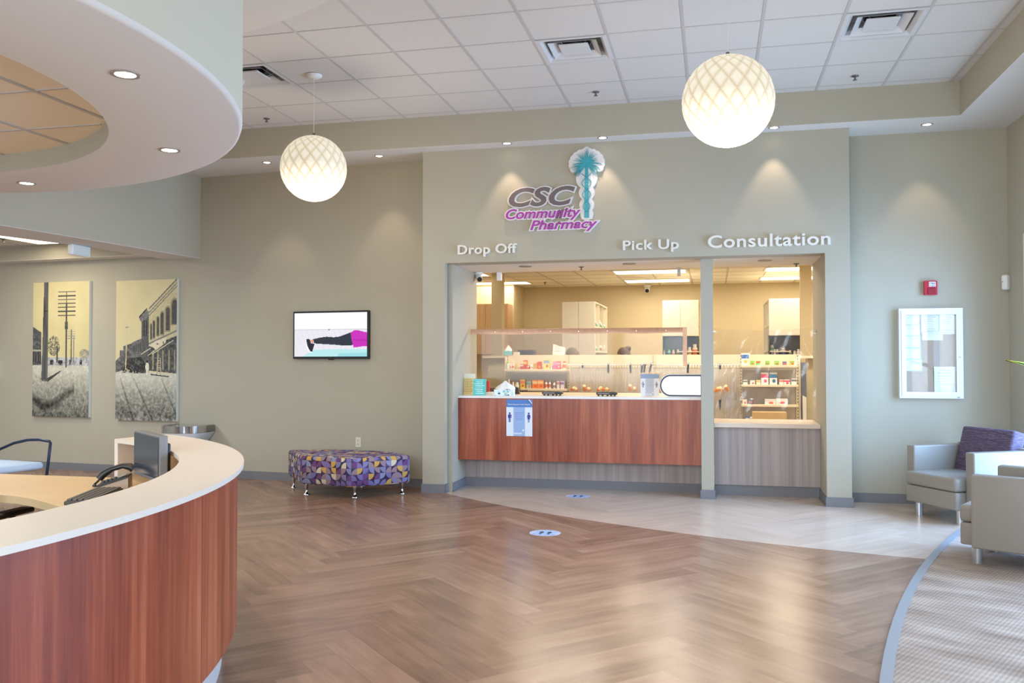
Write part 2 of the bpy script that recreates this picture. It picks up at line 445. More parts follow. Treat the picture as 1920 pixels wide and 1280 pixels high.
# carpet beyond a curved metal edge
CP = bpy.data.materials.new('striped_carpet'); CP.use_nodes = True; g = G(CP); b = CP.node_tree.nodes['Principled BSDF']
geo = g.n('ShaderNodeNewGeometry').outputs['Position']
mp = g.n('ShaderNodeMapping'); g.l(geo, mp.inputs[0]); mp.inputs['Rotation'].default_value = (0, 0, math.radians(29))
sx = g.n('ShaderNodeSeparateXYZ'); g.l(mp.outputs[0], sx.inputs[0])
wig = g.noise(g.scale(mp.outputs[0], (3, 3, 1)), 1, 3)
s1 = g.math('SINE', g.math('MULTIPLY_ADD', sx.outputs[0], 290, g.math('MULTIPLY', wig, 1.5)))
s2 = g.math('SINE', g.math('MULTIPLY', sx.outputs[1], 95))
blk = g.noise(g.scale(mp.outputs[0], (2.2, 5.5, 1)), 1, 2)
st_ = g.math('MULTIPLY_ADD', s1, .085, g.math('MULTIPLY_ADD', s2, .06, g.math('MULTIPLY_ADD', blk, 1.2, -.1)))
c = g.ramp(st_, [(.1, (138, 122, 110)), (.5, (168, 153, 142)), (.9, (196, 184, 174))])
g.l(c, b.inputs['Base Color']); b.inputs['Roughness'].default_value = .95; b.inputs['Specular IOR Level'].default_value = .1
bp = g.n('ShaderNodeBump'); bp.inputs['Strength'].default_value = .2; bp.inputs['Distance'].default_value = .003
g.l(s1, bp.inputs['Height']); g.l(bp.outputs[0], b.inputs['Normal'])
CC, CR = (18.5, .43), 18.18
def carpet_edge(r, n=40): return [(CC[0]-math.sqrt(max(0, r*r-(y-CC[1])**2)), y) for y in np.linspace(-3.6, 8.75, n)]
inn = carpet_edge(CR-.055); out_ = carpet_edge(CR)
mb = MB(CP); mb.prism(inn+[(2.86, 8.75), (2.86, -3.6)], -.01, .008); st(mb.build('floor_carpet'))
mb = MB(mat('carpet_edge_strip', (150, 156, 164), .4)); mb.band(inn, out_, -.01, .012); st(mb.build('trim_carpet_edge'))

# ---- walls
LW0, LWA = Vector((-3.25, 9.53, 0)), math.atan(-.09)
def lw(x): return 9.53-.09*(x+3.25)
mb = MB(PAINT); mb.prism([(-3.2, lw(-3.2)), (-11.5, lw(-11.5)), (-11.5, lw(-11.5)+.15), (-3.2, lw(-3.2)+.15)], 0, ZC); st(mb.build('wall_back_left'))
mb = MB(PAINT); mb.box(1.3, 9.53, 0, 3.05, 9.68, ZC); st(mb.build('wall_back_right'))
mb = MB(PAINT); mb.box(-11.65, -4.2, 0, -11.5, 10.6, ZC); st(mb.build('wall_left'))
# dispensary front: piers, deep header, post between the two openings
mb = MB(PAINT)
mb.box(-3.143, YP, 0, -2.888, YP+.10, ZS); mb.box(-3.143, YP+.10, 0, -2.91, YP+.125, 2.53); mb.box(-3.143, YP+.125, 0, -2.835, 10.3, 2.53)
mb.box(-3.143, YP+.10, 2.53, 1.328, YP+.25, ZS); mb.box(-2.888, YP, 2.53, 1.328, YP+.10, ZS)
mb.box(1.092, YP, 0, 1.328, 10.3, 2.53)
mb.box(-.13, 9.385, 0, -.002, 9.56, 2.53); mb.box(-.13, 9.56, 0, -.002, 10.0, .73)
st(mb.build('wall_dispensary'))
mb = MB(WHITE); mb.box(-2.888, YP+.25, 2.531, 1.092, 10.3, 2.56); mb.box(-2.888, 10.28, 2.56, 1.092, 10.3, 2.9); st(mb.build('ceiling_header'))
# right wall with three windows
mb = MB(PAINT); WZ0, WZ1 = .10, 2.66
WN = [(6.3, 9.11), (3.25, 6.05), (.2, 3.0)]
ys = [-4.0]+[v for w_ in WN[::-1] for v in w_]+[9.68]
mb.box(2.865, -4.2, 0, 3.05, 9.68, WZ0); mb.box(2.865, -4.2, WZ1, 3.05, 9.68, ZC)
for a, b2 in zip(ys[::2], ys[1::2]): mb.box(2.865, a, WZ0, 3.05, b2, WZ1)
st(mb.build('wall_right'))
WF = mat('window_frame_white', (225, 228, 230), .4)
for i, (a, b2) in enumerate(WN):
    e = bpy.data.objects.new('window_%d' % (i+1), None); COL.objects.link(e); e.location = (2.9, (a+b2)/2, WZ0); e['kind'] = 'structure'; XF[e] = Matrix.Translation(e.location)
    f = MB(WF)
    f.frame(a, WZ0, b2, WZ1, .06, 2.87, 2.95, 0, 'x'); f.box(2.87, (a+b2)/2-.03, WZ0+.06, 2.95, (a+b2)/2+.03, WZ1-.06)
    f.build('window_frame', e)
    p = MB(PANE); p.box(2.905, a+.05, WZ0+.05, 2.915, b2-.05, WZ1-.05); p.build('window_pane', e)
# glazed rear wall
mb = MB(PAINT); mb.box(-11.5, -4.2, 0, 3.05, -4.0, .3); mb.box(-11.5, -4.2, 3.6, 3.05, -4.0, ZC)
for x in (-11.5, -7.2, -2.7, 1.9): mb.box(x, -4.2, .3, x+.3, -4.0, 3.6)
st(mb.build('wall_rear'))
for i, x in enumerate((-11.2, -6.9, -2.4)):
    p = MB(PANE); p.box(x, -4.11, .3, x+4.2, -4.1, 3.6); st(p.build('window_%d' % (i+4)))
# baseboards
def basebd(name, segs):
    mb = MB(BASE)
    for (x0, y0), (x1, y1) in segs:
        d = Vector((x1-x0, y1-y0)).normalized(); n = Vector((d.y, -d.x))*.012; t = n*.0
        q = [(x0, y0), (x1, y1), (x1+n.x, y1+n.y), (x0+n.x, y0+n.y)]
        mb.prism(q, 0, .095)
        q2 = [(x0, y0), (x1, y1), (x1+n.x*1.6, y1+n.y*1.6), (x0+n.x*1.6, y0+n.y*1.6)]
        mb.prism(q2, 0, .014)
    return st(mb.build(name))
basebd('baseboard_left', [((-11.4, lw(-11.4)), (-3.143, lw(-3.143)))])
basebd('baseboard_dispensary', [((-3.155, YP), (-2.876, YP)), ((-2.888, YP-.01), (-2.888, YP+.10)), ((-2.835, YP+.125), (-2.835, 9.79)), ((1.08, YP), (1.34, YP)), ((1.092, 9.76), (1.092, YP-.01)),
                                ((-.142, 9.385), (.01, 9.385)), ((-.13, 9.6), (-.13, 9.375)), ((-.002, 9.375), (-.002, 9.6)), ((1.328, YP-.01), (1.328, 9.53))])
basebd('baseboard_right', [((1.34, 9.53), (2.865, 9.53)), ((2.865, 9.53), (2.865, -3.9))])

# ---- ceiling
HOLES = {(3, 0), (7, 0), (-2, 0)}
mb = MB(TILE)
DC, DR = (-4.67, 2.863), 2.58
i0, i1, j0, j1 = -14, 9, -18, 3
def cx(i): return min(GX+TS*i, 2.293)
def cy(j): return min(GY+TS*j, 9.02)
for i in range(i0, i1+1):
    for j in range(j0, j1+1):
        if (i, j) in HOLES: continue
        q = [(cx(i), cy(j)), (cx(i+1), cy(j)), (cx(i+1), cy(j+1)), (cx(i), cy(j+1))]
        mb.face([(x, y, ZC) for x, y in q])
mb.box(GX+TS*i0, -4.2, ZC+.15, 3.1, 9.8, ZC+.2)
mb.use(TBAR)
for i in range(i0, i1+1): mb.box(cx(i)-.012, -4.0, ZC-.004, cx(i)+.012, 8.97, ZC+.001)
for j in range(j0, j1+1): mb.box(GX+TS*i0, cy(j)-.0075, ZC-.0035, 2.293, cy(j)+.0075, ZC+.001)
st(mb.build('ceiling'))
mb = MB(WHITE); mb.band(arc(DC, 3.56, -180, 180, 72), arc(DC, 2.4, -180, 180, 72), ZC-.012, ZC-.005); st(mb.build('ceiling_drywall_ring'))
# soffits round the raised ceiling: painted face, white underside
def soffit(name, poly, z0, z1):
    mb = MB(PAINT); mb.prism(poly, z0+.004, z1); mb.use(WHITE); mb.prism(poly, z0, z0+.004); return st(mb.build(name))
soffit('ceiling_soffit_back', [(-6.6, 8.955), (2.293, 8.955), (2.293, 9.53), (-3.1, 9.53), (-3.1, lw(-3.1)), (-6.6, lw(-6.6))], ZS, ZC)
soffit('ceiling_soffit_right', [(2.293, -4), (2.865, -4), (2.865, 9.53), (2.293, 9.53)], ZS, ZC)
# bulkhead over the way into the area on the left, and that area's lower ceiling
soffit('ceiling_bulkhead', [(-6.33, 9.82), (-6.45, 8.4), (-6.60, 6.95), (-6.9, 4.5), (-7.3, 3.9), (-7.3, 7), (-6.93, 8.45), (-6.82, 9.86)], 2.748, ZC)
mb = MB(TILE); mb.box(-11.5, 2, 2.99, -6.8, 10.4, 3.02); mb.use(TBAR)
for k in range(8): mb.box(-11.4+k*.61, 2, 2.986, -11.375+k*.61, 9.9, 2.992)
for k in range(13): mb.box(-11.5, 2.4+k*.61, 2.986, -6.9, 2.415+k*.61, 2.992)
st(mb.build('ceiling_side_area'))
soffit('ceiling_soffit_side_area', [(-11.5, 10.0), (-6.6, 9.6), (-6.6, lw(-6.6)), (-11.5, lw(-11.5))], 2.795, 3.02)

# ---- round canopy over the reception desk
mb = MB(PAINTG)
oc = circle(DC, 2.58, 128); ic = circle((-4.62, 2.95), 1.817, 96)
n = 128
def ring(c, r, z, n=128): return [(c[0]+r*math.cos(2*math.pi*k/n), c[1]+r*math.sin(2*math.pi*k/n), z) for k in range(n)]
mb.grid([ring(DC, 2.58, ZC-.01), ring(DC, 2.58, 2.725)], True)
mb.use(WHITE)
mb.grid([ring(DC, 2.58, 2.725), ring(DC, 2.574, 2.707), ring(DC, 2.56, 2.70), ring((-4.62, 2.95), 1.817, 2.70)], True)
mb.use(PAINT); mb.grid([ring((-4.62, 2.95), 1.817, 2.70), ring((-4.62, 2.95), 1.817, 2.812)], True)
st(mb.build('ceiling_canopy'))
mb = MB(mat('canopy_tile', (238, 226, 204), .95)); mb.prism(circle((-4.62, 2.95), 1.9, 64), 2.812, 2.83)
mb.use(TBAR)
for k in range(-3, 4):
    L = math.sqrt(max(.01, 1.8**2-(k*.61+.1)**2))
    mb.box(-4.62+k*.61+.1-.012, 2.95-L, 2.806, -4.62+k*.61+.1+.012, 2.95+L, 2.813)
    mb.box(-4.62-L, 2.95+k*.61+.1-.008, 2.807, -4.62+L, 2.95+k*.61+.1+.008, 2.813)
st(mb.build('ceiling_canopy_inner'))

# ---- dispensary room
mb = MB(RXPAINT)
mb.box(-6.5, 16.9, 0, 3.05, 17.0, 2.9); mb.box(-6.6, 10.3, 0, -6.5, 17, 2.9); mb.box(2.95, 10.3, 0, 3.05, 16.9, 2.9)
mb.box(-6.5, 10.2, 0, -3.143, 10.3, 2.9); mb.box(1.328, 10.2, 0, 3.05, 10.3, 2.9); mb.box(-3.143, 10.3, 2.53, 1.328, 10.32, 2.9)
mb.box(-6.5, 16.0, 0, -3.68, 16.9, 2.9)
st(mb.build('wall_dispensary_inner'))
TRO = [(-1.6, 13.95, -.41, 14.55), (-1.58, 15.6, -.39, 16.2), (-4.9, 13.7, -3.68, 14.3), (-4.4, 15.45, -3.3, 15.98), (.79, 14.0, 2.0, 14.6), (.8, 15.6, 2.0, 16.2)]
mb = MB(mat('rx_ceiling', (242, 236, 222), .95)); mb.box(-6.5, 10.3, 2.9, 3.05, 17, 2.94); mb.use(TBAR)
for k in range(0, 16): mb.box(-6.48+k*.61-.012, 10.3, 2.897, -6.48+k*.61+.012, 16.9, 2.901)
for k in range(0, 11): mb.box(-6.5, 10.35+k*.61-.007, 2.897, 2.95, 10.35+k*.61+.007, 2.901)
mb.use(TROFF)
AISLE = [(-2.6, 11.2, -1.4, 11.8), (-.8, 11.2, .4, 11.8), (.9, 11.2, 2.1, 11.8)]  # unseen panels added behind the header to brighten the shelf fronts
for x0, y0, x1, y1 in AISLE: mb.box(x0, y0, 2.888, x1, y1, 2.899)
st(mb.build('ceiling_dispensary'))
for x0, y0, x1, y1 in AISLE: area('troffer_and_fill', ((x0+x1)/2, (y0+y1)/2, 2.87), (0, 0, 0), x1-x0, y1-y0, 30, (1, .90, .76))
for i, (x0, y0, x1, y1) in enumerate(TRO):
    lb = ['front pair light panel above the middle of the dispensary', 'rear light panel above the middle of the dispensary, by the back wall', 'light panel at the far left of the dispensary ceiling, nearest the camera dome',
          'rear light panel left of the dispensary, near the back wall corner', 'front light panel above the consultation window', 'rear light panel seen through the consultation window'][i]
    t = thing('ceiling_light', 'lit '+lb, 'ceiling light', ((x0+x1)/2, (y0+y1)/2, 2.9), 0, 'dispensary ceiling lights')
    f = MB(WHITEP)
    f.frame(x0, y0, x1, y1, .03, 2.885, 2.9, 0, 'z')
    f.build('light_frame', t)
    f = MB(TROFF); f.box(x0+.03, y0+.03, 2.889, x1-.03, y1-.03, 2.899); f.build('diffuser', t)
    area('troffer_and_fill', ((x0+x1)/2, (y0+y1)/2, 2.87), (0, 0, 0), x1-x0, y1-y0, 6 if i == 2 else 9 if i == 3 else 18, (1, .90, .76))
mb = MB(RXPAINT); mb.box(-3.6, 14.0, 0, -3.42, 14.18, 2.9); st(mb.build('wall_post_left'))
mb = MB(RXPAINT); mb.box(1.262, 13.5, 0, 1.42, 13.66, 2.9); st(mb.build('wall_post_right'))

# ================================================================== LIGHT FITTINGS
WARM = (1, .77, .58)
def downlight(p, z, label, group, r=.054, energy=14, ang=62, back=0.0, warm=WARM):
    t = thing('downlight', label, 'ceiling light', (p[0], p[1], z), 0, group)
    f = MB(TRIMRING); f.lathe([(r*.72, -.004), (r*.8, -.006), (r, -.004), (r, 0), (r*.72, 0)], (p[0], p[1], z), 32); f.build('trim_ring', t)
    f = MB(LAMPLENS); f.lathe([(0, -.003), (r*.72, -.003)], (p[0], p[1], z), 24); f.build('lens', t)
    spot('downlight_beam', (p[0], p[1]+back, z-.012), energy, warm, ang, .55, .02, (math.radians(4), 0)); return t
SL = [(-5.08, 9.21, 'recessed downlight in the soffit behind the left globe pendant'), (-3.682, 9.21, 'recessed downlight in the soffit just left of the dispensary wall'),
      (-2.139, 8.985, 'recessed downlight above the drop off lettering, left of the palm sign'), (-1.114, 8.985, 'recessed downlight directly above the palm tree sign'),
      (.6, 8.985, 'recessed downlight behind the right globe pendant'), (2.06, 9.21, 'recessed downlight in the soffit corner above the notice case')]
for x, y, l in SL: downlight((x, y), ZS, l, 'soffit downlights', energy=17)
for x, y, l in [(-2.471, 3.256, 'recessed downlight in the canopy underside, largest and nearest'), (-3.112, 4.499, 'recessed downlight in the canopy underside, farthest right'), (-4.664, 5.115, 'recessed downlight in the canopy underside near its far left rim')]:
    downlight((x, y), 2.70, l, 'canopy downlights', r=.062, energy=40, ang=125)
spot('downlight_beam', (-5.9, 8.0, 4.09), 26, WARM, 50, .6, .03, (0, math.radians(0)))

# globe pendants of woven translucent strips
GL = bpy.data.materials.new('glowing_shade'); GL.use_nodes = True; g = G(GL); b = GL.node_tree.nodes['Principled BSDF']
a = g.n('ShaderNodeAttribute', attribute_name='seam').outputs['Fac']
c = g.ramp(a, [(0, (196, 174, 134)), (.3, (234, 218, 186)), (1, (255, 246, 226))])
b.inputs['Base Color'].default_value = lin4((150, 144, 128)); b.inputs['Roughness'].default_value = .6; b.inputs['Specular IOR Level'].default_value = .2
g.l(c, b.inputs['Emission Color'])
tc = g.n('ShaderNodeTexCoord'); sz = g.n('ShaderNodeSeparateXYZ'); g.l(tc.outputs['Object'], sz.inputs[0])
low = g.math('MULTIPLY_ADD', sz.outputs[2], -1.3, .55)        # bulb hangs in the lower half
g.l(g.math('MAXIMUM', g.math('MULTIPLY', g.math('MULTIPLY', low, low), 2.4), .68), b.inputs['Emission Strength'])
def pendant(c, R, label):
    t = thing('globe_pendant', label, 'pendant lamp', c, 0, 'globe pendants')
    nu, nv = 192, 96; V, F, Sm = [], [], []
    for i in range(nv+1):
        th = math.pi*(.001+.998*i/nv); lat = th
        for k in range(nu):
            ph = 2*math.pi*k/nu; tw = 1.25*math.log(math.tan(max(.06, min(math.pi-.06, th))/2)+1e-9)
            s1 = abs(math.sin(9*(ph+.55*tw))); s2 = abs(math.sin(9*(ph-.55*tw)))
            q = min(s1, s2); puff = min(1, q*1.6)**.6
            r = R*(.972+.028*puff)
            V.append((r*math.sin(th)*math.cos(ph), r*math.sin(th)*math.sin(ph), r*math.cos(th))); Sm.append(min(1, q*1.5))
    for i in range(nv):
        for k in range(nu):
            k2 = (k+1) % nu; F.append((i*nu+k, (i+1)*nu+k, (i+1)*nu+k2, i*nu+k2))
    me = bpy.data.meshes.new('lamp_shade'); me.from_pydata(V, [], F)
    A = me.attributes.new('seam', 'FLOAT', 'POINT'); A.data.foreach_set('value', np.array(Sm, np.float32))
    me.polygons.foreach_set('use_smooth', np.ones(len(F), bool)); me.materials.append(GL)
    o = bpy.data.objects.new('lamp_shade', me); COL.objects.link(o); o.parent = t; XF[o] = XF[t]
    f = MB(mat('pendant_cord', (228, 220, 204), .5)); f.cyl((c[0], c[1], c[2]+R*.97), (c[0], c[1], ZC-.02), .003, seg=8); f.build('cord', t)
    f = MB(WHITEP); f.lathe([(.075, 0), (.075, -.012), (.05, -.03), (0, -.034)], (c[0], c[1], ZC-.004), 28); f.build('ceiling_rose', t)
    f = MB(mat('pendant_hub', (120, 112, 98), .6)); f.lathe([(.05, .0), (.045, .006), (.012, .012), (.012, .03), (0, .03)], (c[0], c[1], c[2]+R*.985), 20); f.build('shade_hub', t)
def under(c, e): glow((c[0], c[1], c[2]-.40), e, (1, .88, .72))       # fill lamp added below a closed globe, to brighten walls and floor
pendant((-3.599, 7.387, 3.235), .303, 'glowing quilted globe pendant hanging left, in front of the screen wall')
pendant((.103, 5.932, 3.184), .303, 'larger looking glowing quilted globe pendant, hanging nearer before the dispensary')

under((-3.599, 7.387, 3.235), 52); under((.103, 5.932, 3.184), 30)
# air diffusers in the tile ceiling
def diffuser(i, label):
    x, y = GX+TS*(i+.5), GY+TS*.5
    t = thing('air_vent', label, 'ceiling vent', (x, y, ZC), 0, 'ceiling air vents')
    def sq(h, z): return [(x-h, y-h, z), (x+h, y-h, z), (x+h, y+h, z), (x-h, y+h, z)]
    f = MB(mat('vent_white', (212, 212, 212), .4)); f.grid([sq(.3, ZC-.006), sq(.262, ZC-.008), sq(.235, ZC+.02), sq(.225, ZC+.12)], True, False); f.build('vent_frame', t)
    f = MB(mat('plenum_grey', (150, 152, 154), .6)); f.grid([sq(.225, ZC+.05), sq(.2, ZC+.11), sq(.001, ZC+.11)], True, False); f.build('plenum', t)
    f = MB(mat('duct_black', (14, 15, 18), .7)); f.lathe([(.13, ZC+.10), (.13, ZC+.06), (.115, ZC+.06), (.115, ZC+.105)], (x, y, 0), 28); f.build('duct_collar', t)
    f = MB(MATS['vent_white']); f.grid([sq(.205, ZC-.004), sq(.15, ZC+.035), sq(.145, ZC+.04), sq(.2, ZC+.002), sq(.205, ZC-.004)], True, False); f.build('vent_cone', t)
    f = MB(MATS['vent_white']); f.box(x-.125, y-.125, ZC-.002, x+.125, y+.125, ZC+.012, .004); f.build('vent_plate', t)
    for sx_, sy_ in ((-1, -1), (1, -1), (1, 1), (-1, 1)):
        f = MB(STEEL); f.cyl((x+sx_*.07, y+sy_*.07, ZC), (x+sx_*.18, y+sy_*.18, ZC+.1), .004, seg=6); f.build('vent_bracket', t)
diffuser(-2, 'white square air vent partly behind the canopy, at the left')
diffuser(3, 'white square air vent in the middle of the tile ceiling')
diffuser(7, 'white square air vent at the right end of the tile ceiling')
def sprinkler(x, y, z, label):
    t = thing('sprinkler_head', label, 'fire sprinkler', (x, y, z), 0, 'sprinkler heads')
    f = MB(mat('sprinkler_metal', (120, 116, 118), .35, .7)); f.lathe([(.034, 0), (.034, -.004), (.02, -.009), (.008, -.011), (.008, -.034), (.02, -.036), (.02, -.038), (0, -.038)], (x, y, z), 20)
    f.build('deflector', t)
sprinkler(-4.76, 8.618, ZC-.002, 'small metal sprinkler head in the tile ceiling left of the left globe')
sprinkler(-1.12, 8.5, ZC-.002, 'small metal sprinkler head in the tile ceiling below the middle vent')
sprinkler(1.301, 8.572, ZC-.002, 'small metal sprinkler head in the tile ceiling below the right vent')
p = at_z(1090, 500, 2.531); sprinkler(p.x, p.y, 2.531, 'sprinkler head under the white header inside the main window')
p = at_z(1022, 529, 2.897); sprinkler(p.x, p.y, 2.897, 'sprinkler head in the dispensary ceiling near its back wall')
p = at_z(1493, 494, 2.531); sprinkler(p.x, p.y, 2.531, 'sprinkler head under the header of the consultation window')
for x, l in ((985, 'unlit recessed trim under the header, left of the main window'), (1180, 'unlit recessed trim under the header above pick up'), (1434, 'unlit recessed trim under the consultation header')):
    p = at_z(x, 499 if x < 1000 else 494 if x < 1200 else 488, 2.531)
    f = MB(mat('dim_trim', (150, 142, 134), .4, .3)); f.lathe([(.0, -.002), (.05, -.003), (.075, -.006), (.075, 0)], (p.x, p.y, 2.531), 28)
    f.build('downlight', None, label=l, cat='ceiling light', group='header downlights')

# ================================================================== RECEPTION DESK
DZ, WZ = .968, .735
OC, OR_, IC, IR = (-5.115, 2.253), 3.289, (-4.73, 2.413), 2.573
A0, A1 = -105, 60.5
desk = thing('reception_desk', 'large curved reception desk with red-brown wood front and pale solid top', 'desk', (-3.0, 3.0, 0))
def clipang(c, r, p):  # angle at which a circle passes the end of the desk
    return math.degrees(math.atan2(p[1]-c[1], p[0]-c[0]))
e_in, e_out = at_z(221, 823, DZ), at_z(303, 814.5, DZ)
ai, ao = clipang(IC, IR, e_in), clipang(OC, OR_, e_out)
mb = MB(SOLID); mb.band(arc(OC, OR_, A0, ao, 90), arc(IC, IR, A0, ai, 90), DZ-.022, DZ); mb.build('countertop', desk)
# wood cladding in panels with thin joints
for k in range(7):
    w0 = A0+(ao-A0)*k/7; w1 = A0+(ao-A0)*(k+1)/7
    mb = MB(WOOD); aa = w0+.03; bb = w1-.03
    o_ = arc(OC, OR_-.03, aa, bb, 16); i_ = arc(OC, OR_-.055, aa, bb, 16)
    mb.prism(o_+i_[::-1], .2, DZ-.022, smooth=False); ob = mb.build('front_panel', desk)
    for v in ob.data.uv_layers[0].data: v.uv.x += k*3.1
mb = MB(mat('desk_core', (70, 50, 40), .6)); mb.band(arc(OC, OR_-.056, A0, ao, 80), arc(OC, OR_-.08, A0, ao, 80), .19, DZ-.022); mb.build('carcass', desk)
mb = MB(mat('toe_kick', (198, 200, 206), .4)); mb.band(arc(OC, OR_-.099, A0, ao, 80), arc(OC, OR_-.13, A0, ao, 80), 0, .2); mb.build('plinth', desk)
mb = MB(TANLAM); mb.band(arc(OC, OR_-.14, A0, ao-.4, 80), arc(OC, OR_-.16, A0, ao-.4, 80), 0, DZ-.022); mb.build('inner_panel', desk)
d = Vector((e_out.x-e_in.x, e_out.y-e_in.y)).normalized(); nn = Vector((-d.y, d.x))
mb = MB(SOLIDW); q0 = Vector((e_in.x, e_in.y)); q1 = Vector((e_out.x, e_out.y))
mb.prism([tuple(q0), tuple(q1), tuple(q1+nn*.028), tuple(q0+nn*.028)], 0, DZ); mb.build('end_panel', desk)
f0, f1 = at_z(210, 895, WZ), at_z(0, 888, WZ)
near = [at_z(x, y, WZ) for x, y in [(115, 950.6), (85, 941.5), (58, 934.5), (30, 930), (0, 927.5)]]
ws = [p for p in arc(OC, OR_-.162, -60, ao-1.0, 50)] + [(f0.x, f0.y), (f1.x, f1.y), (f1.x-1.2, f1.y+.03), (f1.x-1.2, near[-1].y+.12)] + [(p.x, p.y) for p in near[::-1]] + arc(IC, 1.86, 30, -60, 20)
mb = MB(mat('worksurface', (222, 196, 152), .4, noise=.03, nscale=4)); mb.prism(ws, WZ-.04, WZ); mb.build('worksurface', desk)

# monitor
pm = [CAM+ray(252, 807)*5.0, CAM+ray(299, 821)*4.6]
mc = (pm[0]+pm[1])/2; ang = math.atan2(pm[1].y-pm[0].y, pm[1].x-pm[0].x)
t = thing('monitor', 'grey flat computer monitor standing on the reception desk', 'monitor', (mc.x, mc.y, WZ+.0015), ang)
hw = (pm[1]-pm[0]).xy.length/2
mb = MB(mat('monitor_grey', (120, 122, 126), .4)); mb.box(-hw, -.0, .075, hw, .045, .325, .006); mb.build('housing', t, False)
mb = MB(mat('monitor_back', (30, 31, 34), .5)); mb.box(-hw*.8, .045, .1, hw*.8, .075, .28, .01); mb.build('back_cover', t, False)
mb = MB(mat('dark_screen', (56, 66, 80), .12)); mb.box(-hw+.012, -.004, .095, hw-.012, .001, .313); mb.build('screen', t, False)
mb = MB(BLACK); mb.box(-.03, .04, .012, .03, .09, .2, .004); mb.build('stand', t, False)
mb = MB(BLACK); mb.box(-.11, -.03, 0, .11, .14, .014, .005); mb.build('stand_base', t, False)
# desk phone
p = at_z(214, 914, WZ); t = thing('desk_phone', 'black desk phone with handset beside the monitor', 'phone', (p.x, p.y, WZ+.0015), math.radians(-62))
mb = MB(mat('phone_body', (44, 46, 46), .45)); mb.prism([(-.10, .012), (.10, .075), (.10, .088), (-.10, .03)], -.11, .09, 'yz'); mb.build('body', t, False)
mb = MB(mat('phone_stand', (176, 160, 142), .5)); mb.prism([(-.09, 0), (.105, 0), (.105, .078), (-.09, .014)], -.1, .085, 'yz'); mb.build('foot', t, False)
mb = MB(mat('handset', (38, 40, 38), .4)); mb.tube([(-.085, -.115, .055), (-.085, -.09, .085), (-.085, -.03, .122), (-.085, .04, .142), (-.085, .09, .135), (-.085, .115, .115)], [.026, .028, .019, .019, .027, .026], 10); mb.build('handset', t, False)
mb = MB(mat('phone_keys', (84, 86, 88), .5))
for i in range(3):
    for j in range(4):
        y = -.07+j*.026; z = .03+(y+.1)*.29+.008
        mb.box(-.03+i*.03, y-.008, z-.006, -.012+i*.03, y+.008, z+.004)
mb.build('keypad', t, False)
mb = MB(mat('phone_display', (150, 156, 150), .3)); mb.prism([(.035, .078), (.085, .093), (.085, .096), (.035, .081)], -.04, .07, 'yz'); mb.build('display', t, False)
mb = MB(BLACK); mb.tube([(-.085, -.115, .045), (-.09, -.145, .015), (-.07, -.15, .008), (-.05, -.13, .01)], .008, 8); mb.build('phone_cord', t, False)
t.scale = (.8, .8, .8)
# keyboard
k0, k1 = at_z(140, 941, WZ), at_z(187.5, 921, WZ); kd = (k1-k0); ang = math.atan2(kd.y, kd.x)
kc = at_z(178, 934, WZ)
t = thing('keyboard', 'dark grey keyboard lying on the reception worksurface', 'keyboard', (kc.x, kc.y, WZ+.0015), ang)
mb = MB(mat('keyboard_grey', (70, 70, 70), .5)); mb.box(-.22, -.075, 0, .22, .075, .02, .006); mb.build('keyboard_tray', t, False)
mb = MB(mat('key_grey', (92, 92, 90), .5))
for j in range(5): mb.box(-.21, -.066+j*.027, .018, .21, -.044+j*.027, .029, .003)
mb.build('keys', t, False)
# office chair, only its arm and back edge reach into the picture
ca = at_z(48, 955, .64)
t = thing('office_chair', 'black office chair with grey back, half hidden behind the reception counter', 'chair', (ca.x-.33, ca.y-.08, 0), math.radians(12))
mb = MB(mat('office_back', (128, 126, 124), .8, noise=.05)); mb.box(-.24, -.30, .52, .20, -.22, .98, .04, 4); mb.build('backrest', t, False)
mb = MB(BLACK); mb.box(-.24, -.24, .42, .22, .24, .50, .03, 3); mb.build('seat', t, False)
for sx_ in (-1, 1):
    mb = MB(BLACK); mb.box(sx_*.29-.045, -.17, .615, sx_*.29+.045, .14, .645, .014, 3, Matrix.Rotation(math.radians(-9*sx_), 4, 'Z')); a_ = mb.build('armrest', t, False)
    mb = MB(BLACK); mb.tube([(sx_*.22, 0, .45), (sx_*.285, -.02, .48), (sx_*.285, -.02, .62)], .016); mb.build('arm_post', t, False)
mb = MB(CHROME); mb.cyl((0, 0, .1), (0, 0, .43), .025); mb.build('gas_column', t, False)
for k in range(5):
    a_ = k*2*math.pi/5; mb = MB(BLACK); mb.tube([(0, 0, .11), (.28*math.cos(a_), .28*math.sin(a_), .075)], [.025, .016]); mb.build('base_spoke', t, False)
    mb = MB(BLACK); mb.sphere((.28*math.cos(a_), .28*math.sin(a_), .033), .033); mb.build('caster', t, False)

